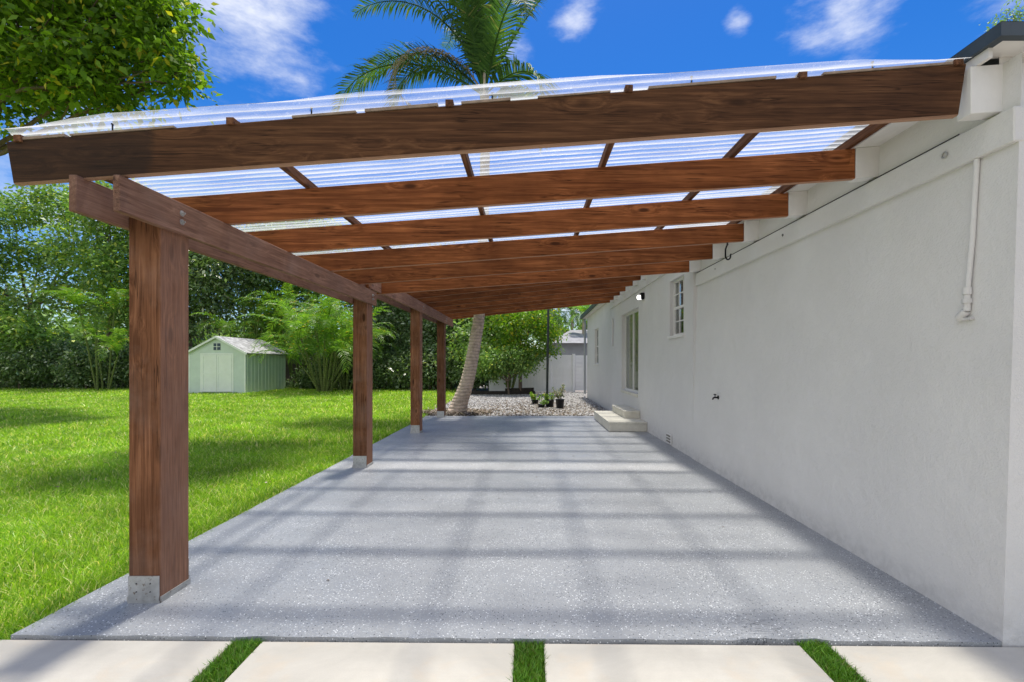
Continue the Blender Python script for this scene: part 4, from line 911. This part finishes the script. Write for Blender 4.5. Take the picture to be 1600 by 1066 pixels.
tree('tree', (10.4, 10.5, -.1), 'sparse twiggy tree top showing over the dark roof corner', [pb(1568, 34, 10, .28, .3, .24), pb(1580, 20, 10.2, .25, .3, .3), pb(1555, 48, 10, .2, .2, .1)], LF_BACK, 60, 6, .07, 83, .05, .08, fork=(10.4, 10.2, 7.5))
# far-off wood closing the horizon
rng = np.random.default_rng(90); BL = []
for k in range(70):
    a = -1.25+2.5*k/69; d_ = 62+rng.uniform(-4, 8); q_ = 1.0 if a > -.12 else 3.0; BL.append((math.sin(a)*d_*1.2, math.cos(a)*d_+8, rng.uniform(.8, 1.6)*q_, 5.5, 3, rng.uniform(1.6, 2.6)*(q_*.6+.4)))
o = npmesh('distant_wood', crown_leaves(BL, 5200, 12, .75, rng, .7, .2, .6), 4, LF_BACK); o['kind'] = 'stuff'
# understorey fill of ground cover at the back of the lawn
rng = np.random.default_rng(91)
n = 9000; c = np.stack([rng.uniform(-36, -3.2, n), 25.3+np.abs(rng.normal(0, 1.0, n)), rng.random(n)**2*.55-.03], 1)
D = unit(rng.normal(size=(n, 3))+np.array([0, 0, .6])); Nn = unit(rng.normal(size=(n, 3))+np.array([0, -.3, .7]))
o = npmesh('ground_cover', leafquads(c, D, Nn, rng.uniform(.1, .25, n), rng.uniform(.04, .09, n)), 4, LF_DARK); o['kind'] = 'stuff'
# ------------------------------------------------------------------ potted plants
def pot(u, yb, d, rad_, h, label, leaf, seed, n=170, ph=.3, spr=.16, ls=.09):
    p = P(u, 600, d); rng = np.random.default_rng(seed); rr = random.Random(seed)
    t = thing('potted_plant', (p.x, d, -.04), label, 'potted plant', 'black pots on the gravel')
    m = MB(); m.tube([(p.x, d, -.04), (p.x, d, h*.9-.04), (p.x, d, h*.9-.039), (p.x, d, h-.04), (p.x, d, h-.041), (p.x, d, h-.08)], [rad_*.8, rad_*.97, rad_*1.06, rad_*1.06, rad_*.95, rad_*.93], 20); m.build('pot', POT, t)
    m = MB(); C = []
    for k in range(9):
        a = rr.uniform(0, 6.28); s = rr.uniform(.3, 1); e = Vector((p.x+math.cos(a)*spr*s, d+math.sin(a)*spr*s, h-.04+ph*rr.uniform(.5, 1.1))); b0 = Vector((p.x+math.cos(a)*.03, d+math.sin(a)*.03, h-.09))
        m.tube([b0, b0.lerp(e, .5)+Vector((0, 0, .03)), e], [.006, .005, .003], 5); 
        for q in range(n//9): C.append(tuple(b0.lerp(e, .3+.75*rr.random())))
    m.build('stems', BARK, t)
    C = np.array(C)+rng.normal(size=(len(C), 3))*.035; k = len(C)
    D = unit(rng.normal(size=(k, 3))+np.array([0, 0, .1])); Nn = unit(rng.normal(size=(k, 3))*.6+np.array([0, 0, 1.]))
    npmesh('foliage', leafquads(C, D, Nn, ls*rng.uniform(.6, 1.3, k), ls*.5*rng.uniform(.7, 1.3, k)), 4, leaf, t)
LF_PALE = leafmat('pale_plant_leaves', (.14, .2, .08), (.4, .42, .3), (.55, .4, .35), .3, .5, .2)
pot(875, 0, 14.9, .145, .30, 'black potted plant with pale pinkish leaves right of the pole', LF_PALE, 1, 170, .42, .24)
pot(859, 0, 15.3, .15, .25, 'black potted plant with bright green leaves at the foot of the pole', LF_LIME, 2, 190, .22, .22)
pot(836, 0, 16.4, .13, .16, 'low potted plant with spreading yellow green leaves left of the pole', LF_LIME, 3, 200, .22, .36)
pot(846, 0, 15.1, .12, .12, 'small trailing potted plant in front of the pole', LF_BACK, 4, 120, .14, .28)
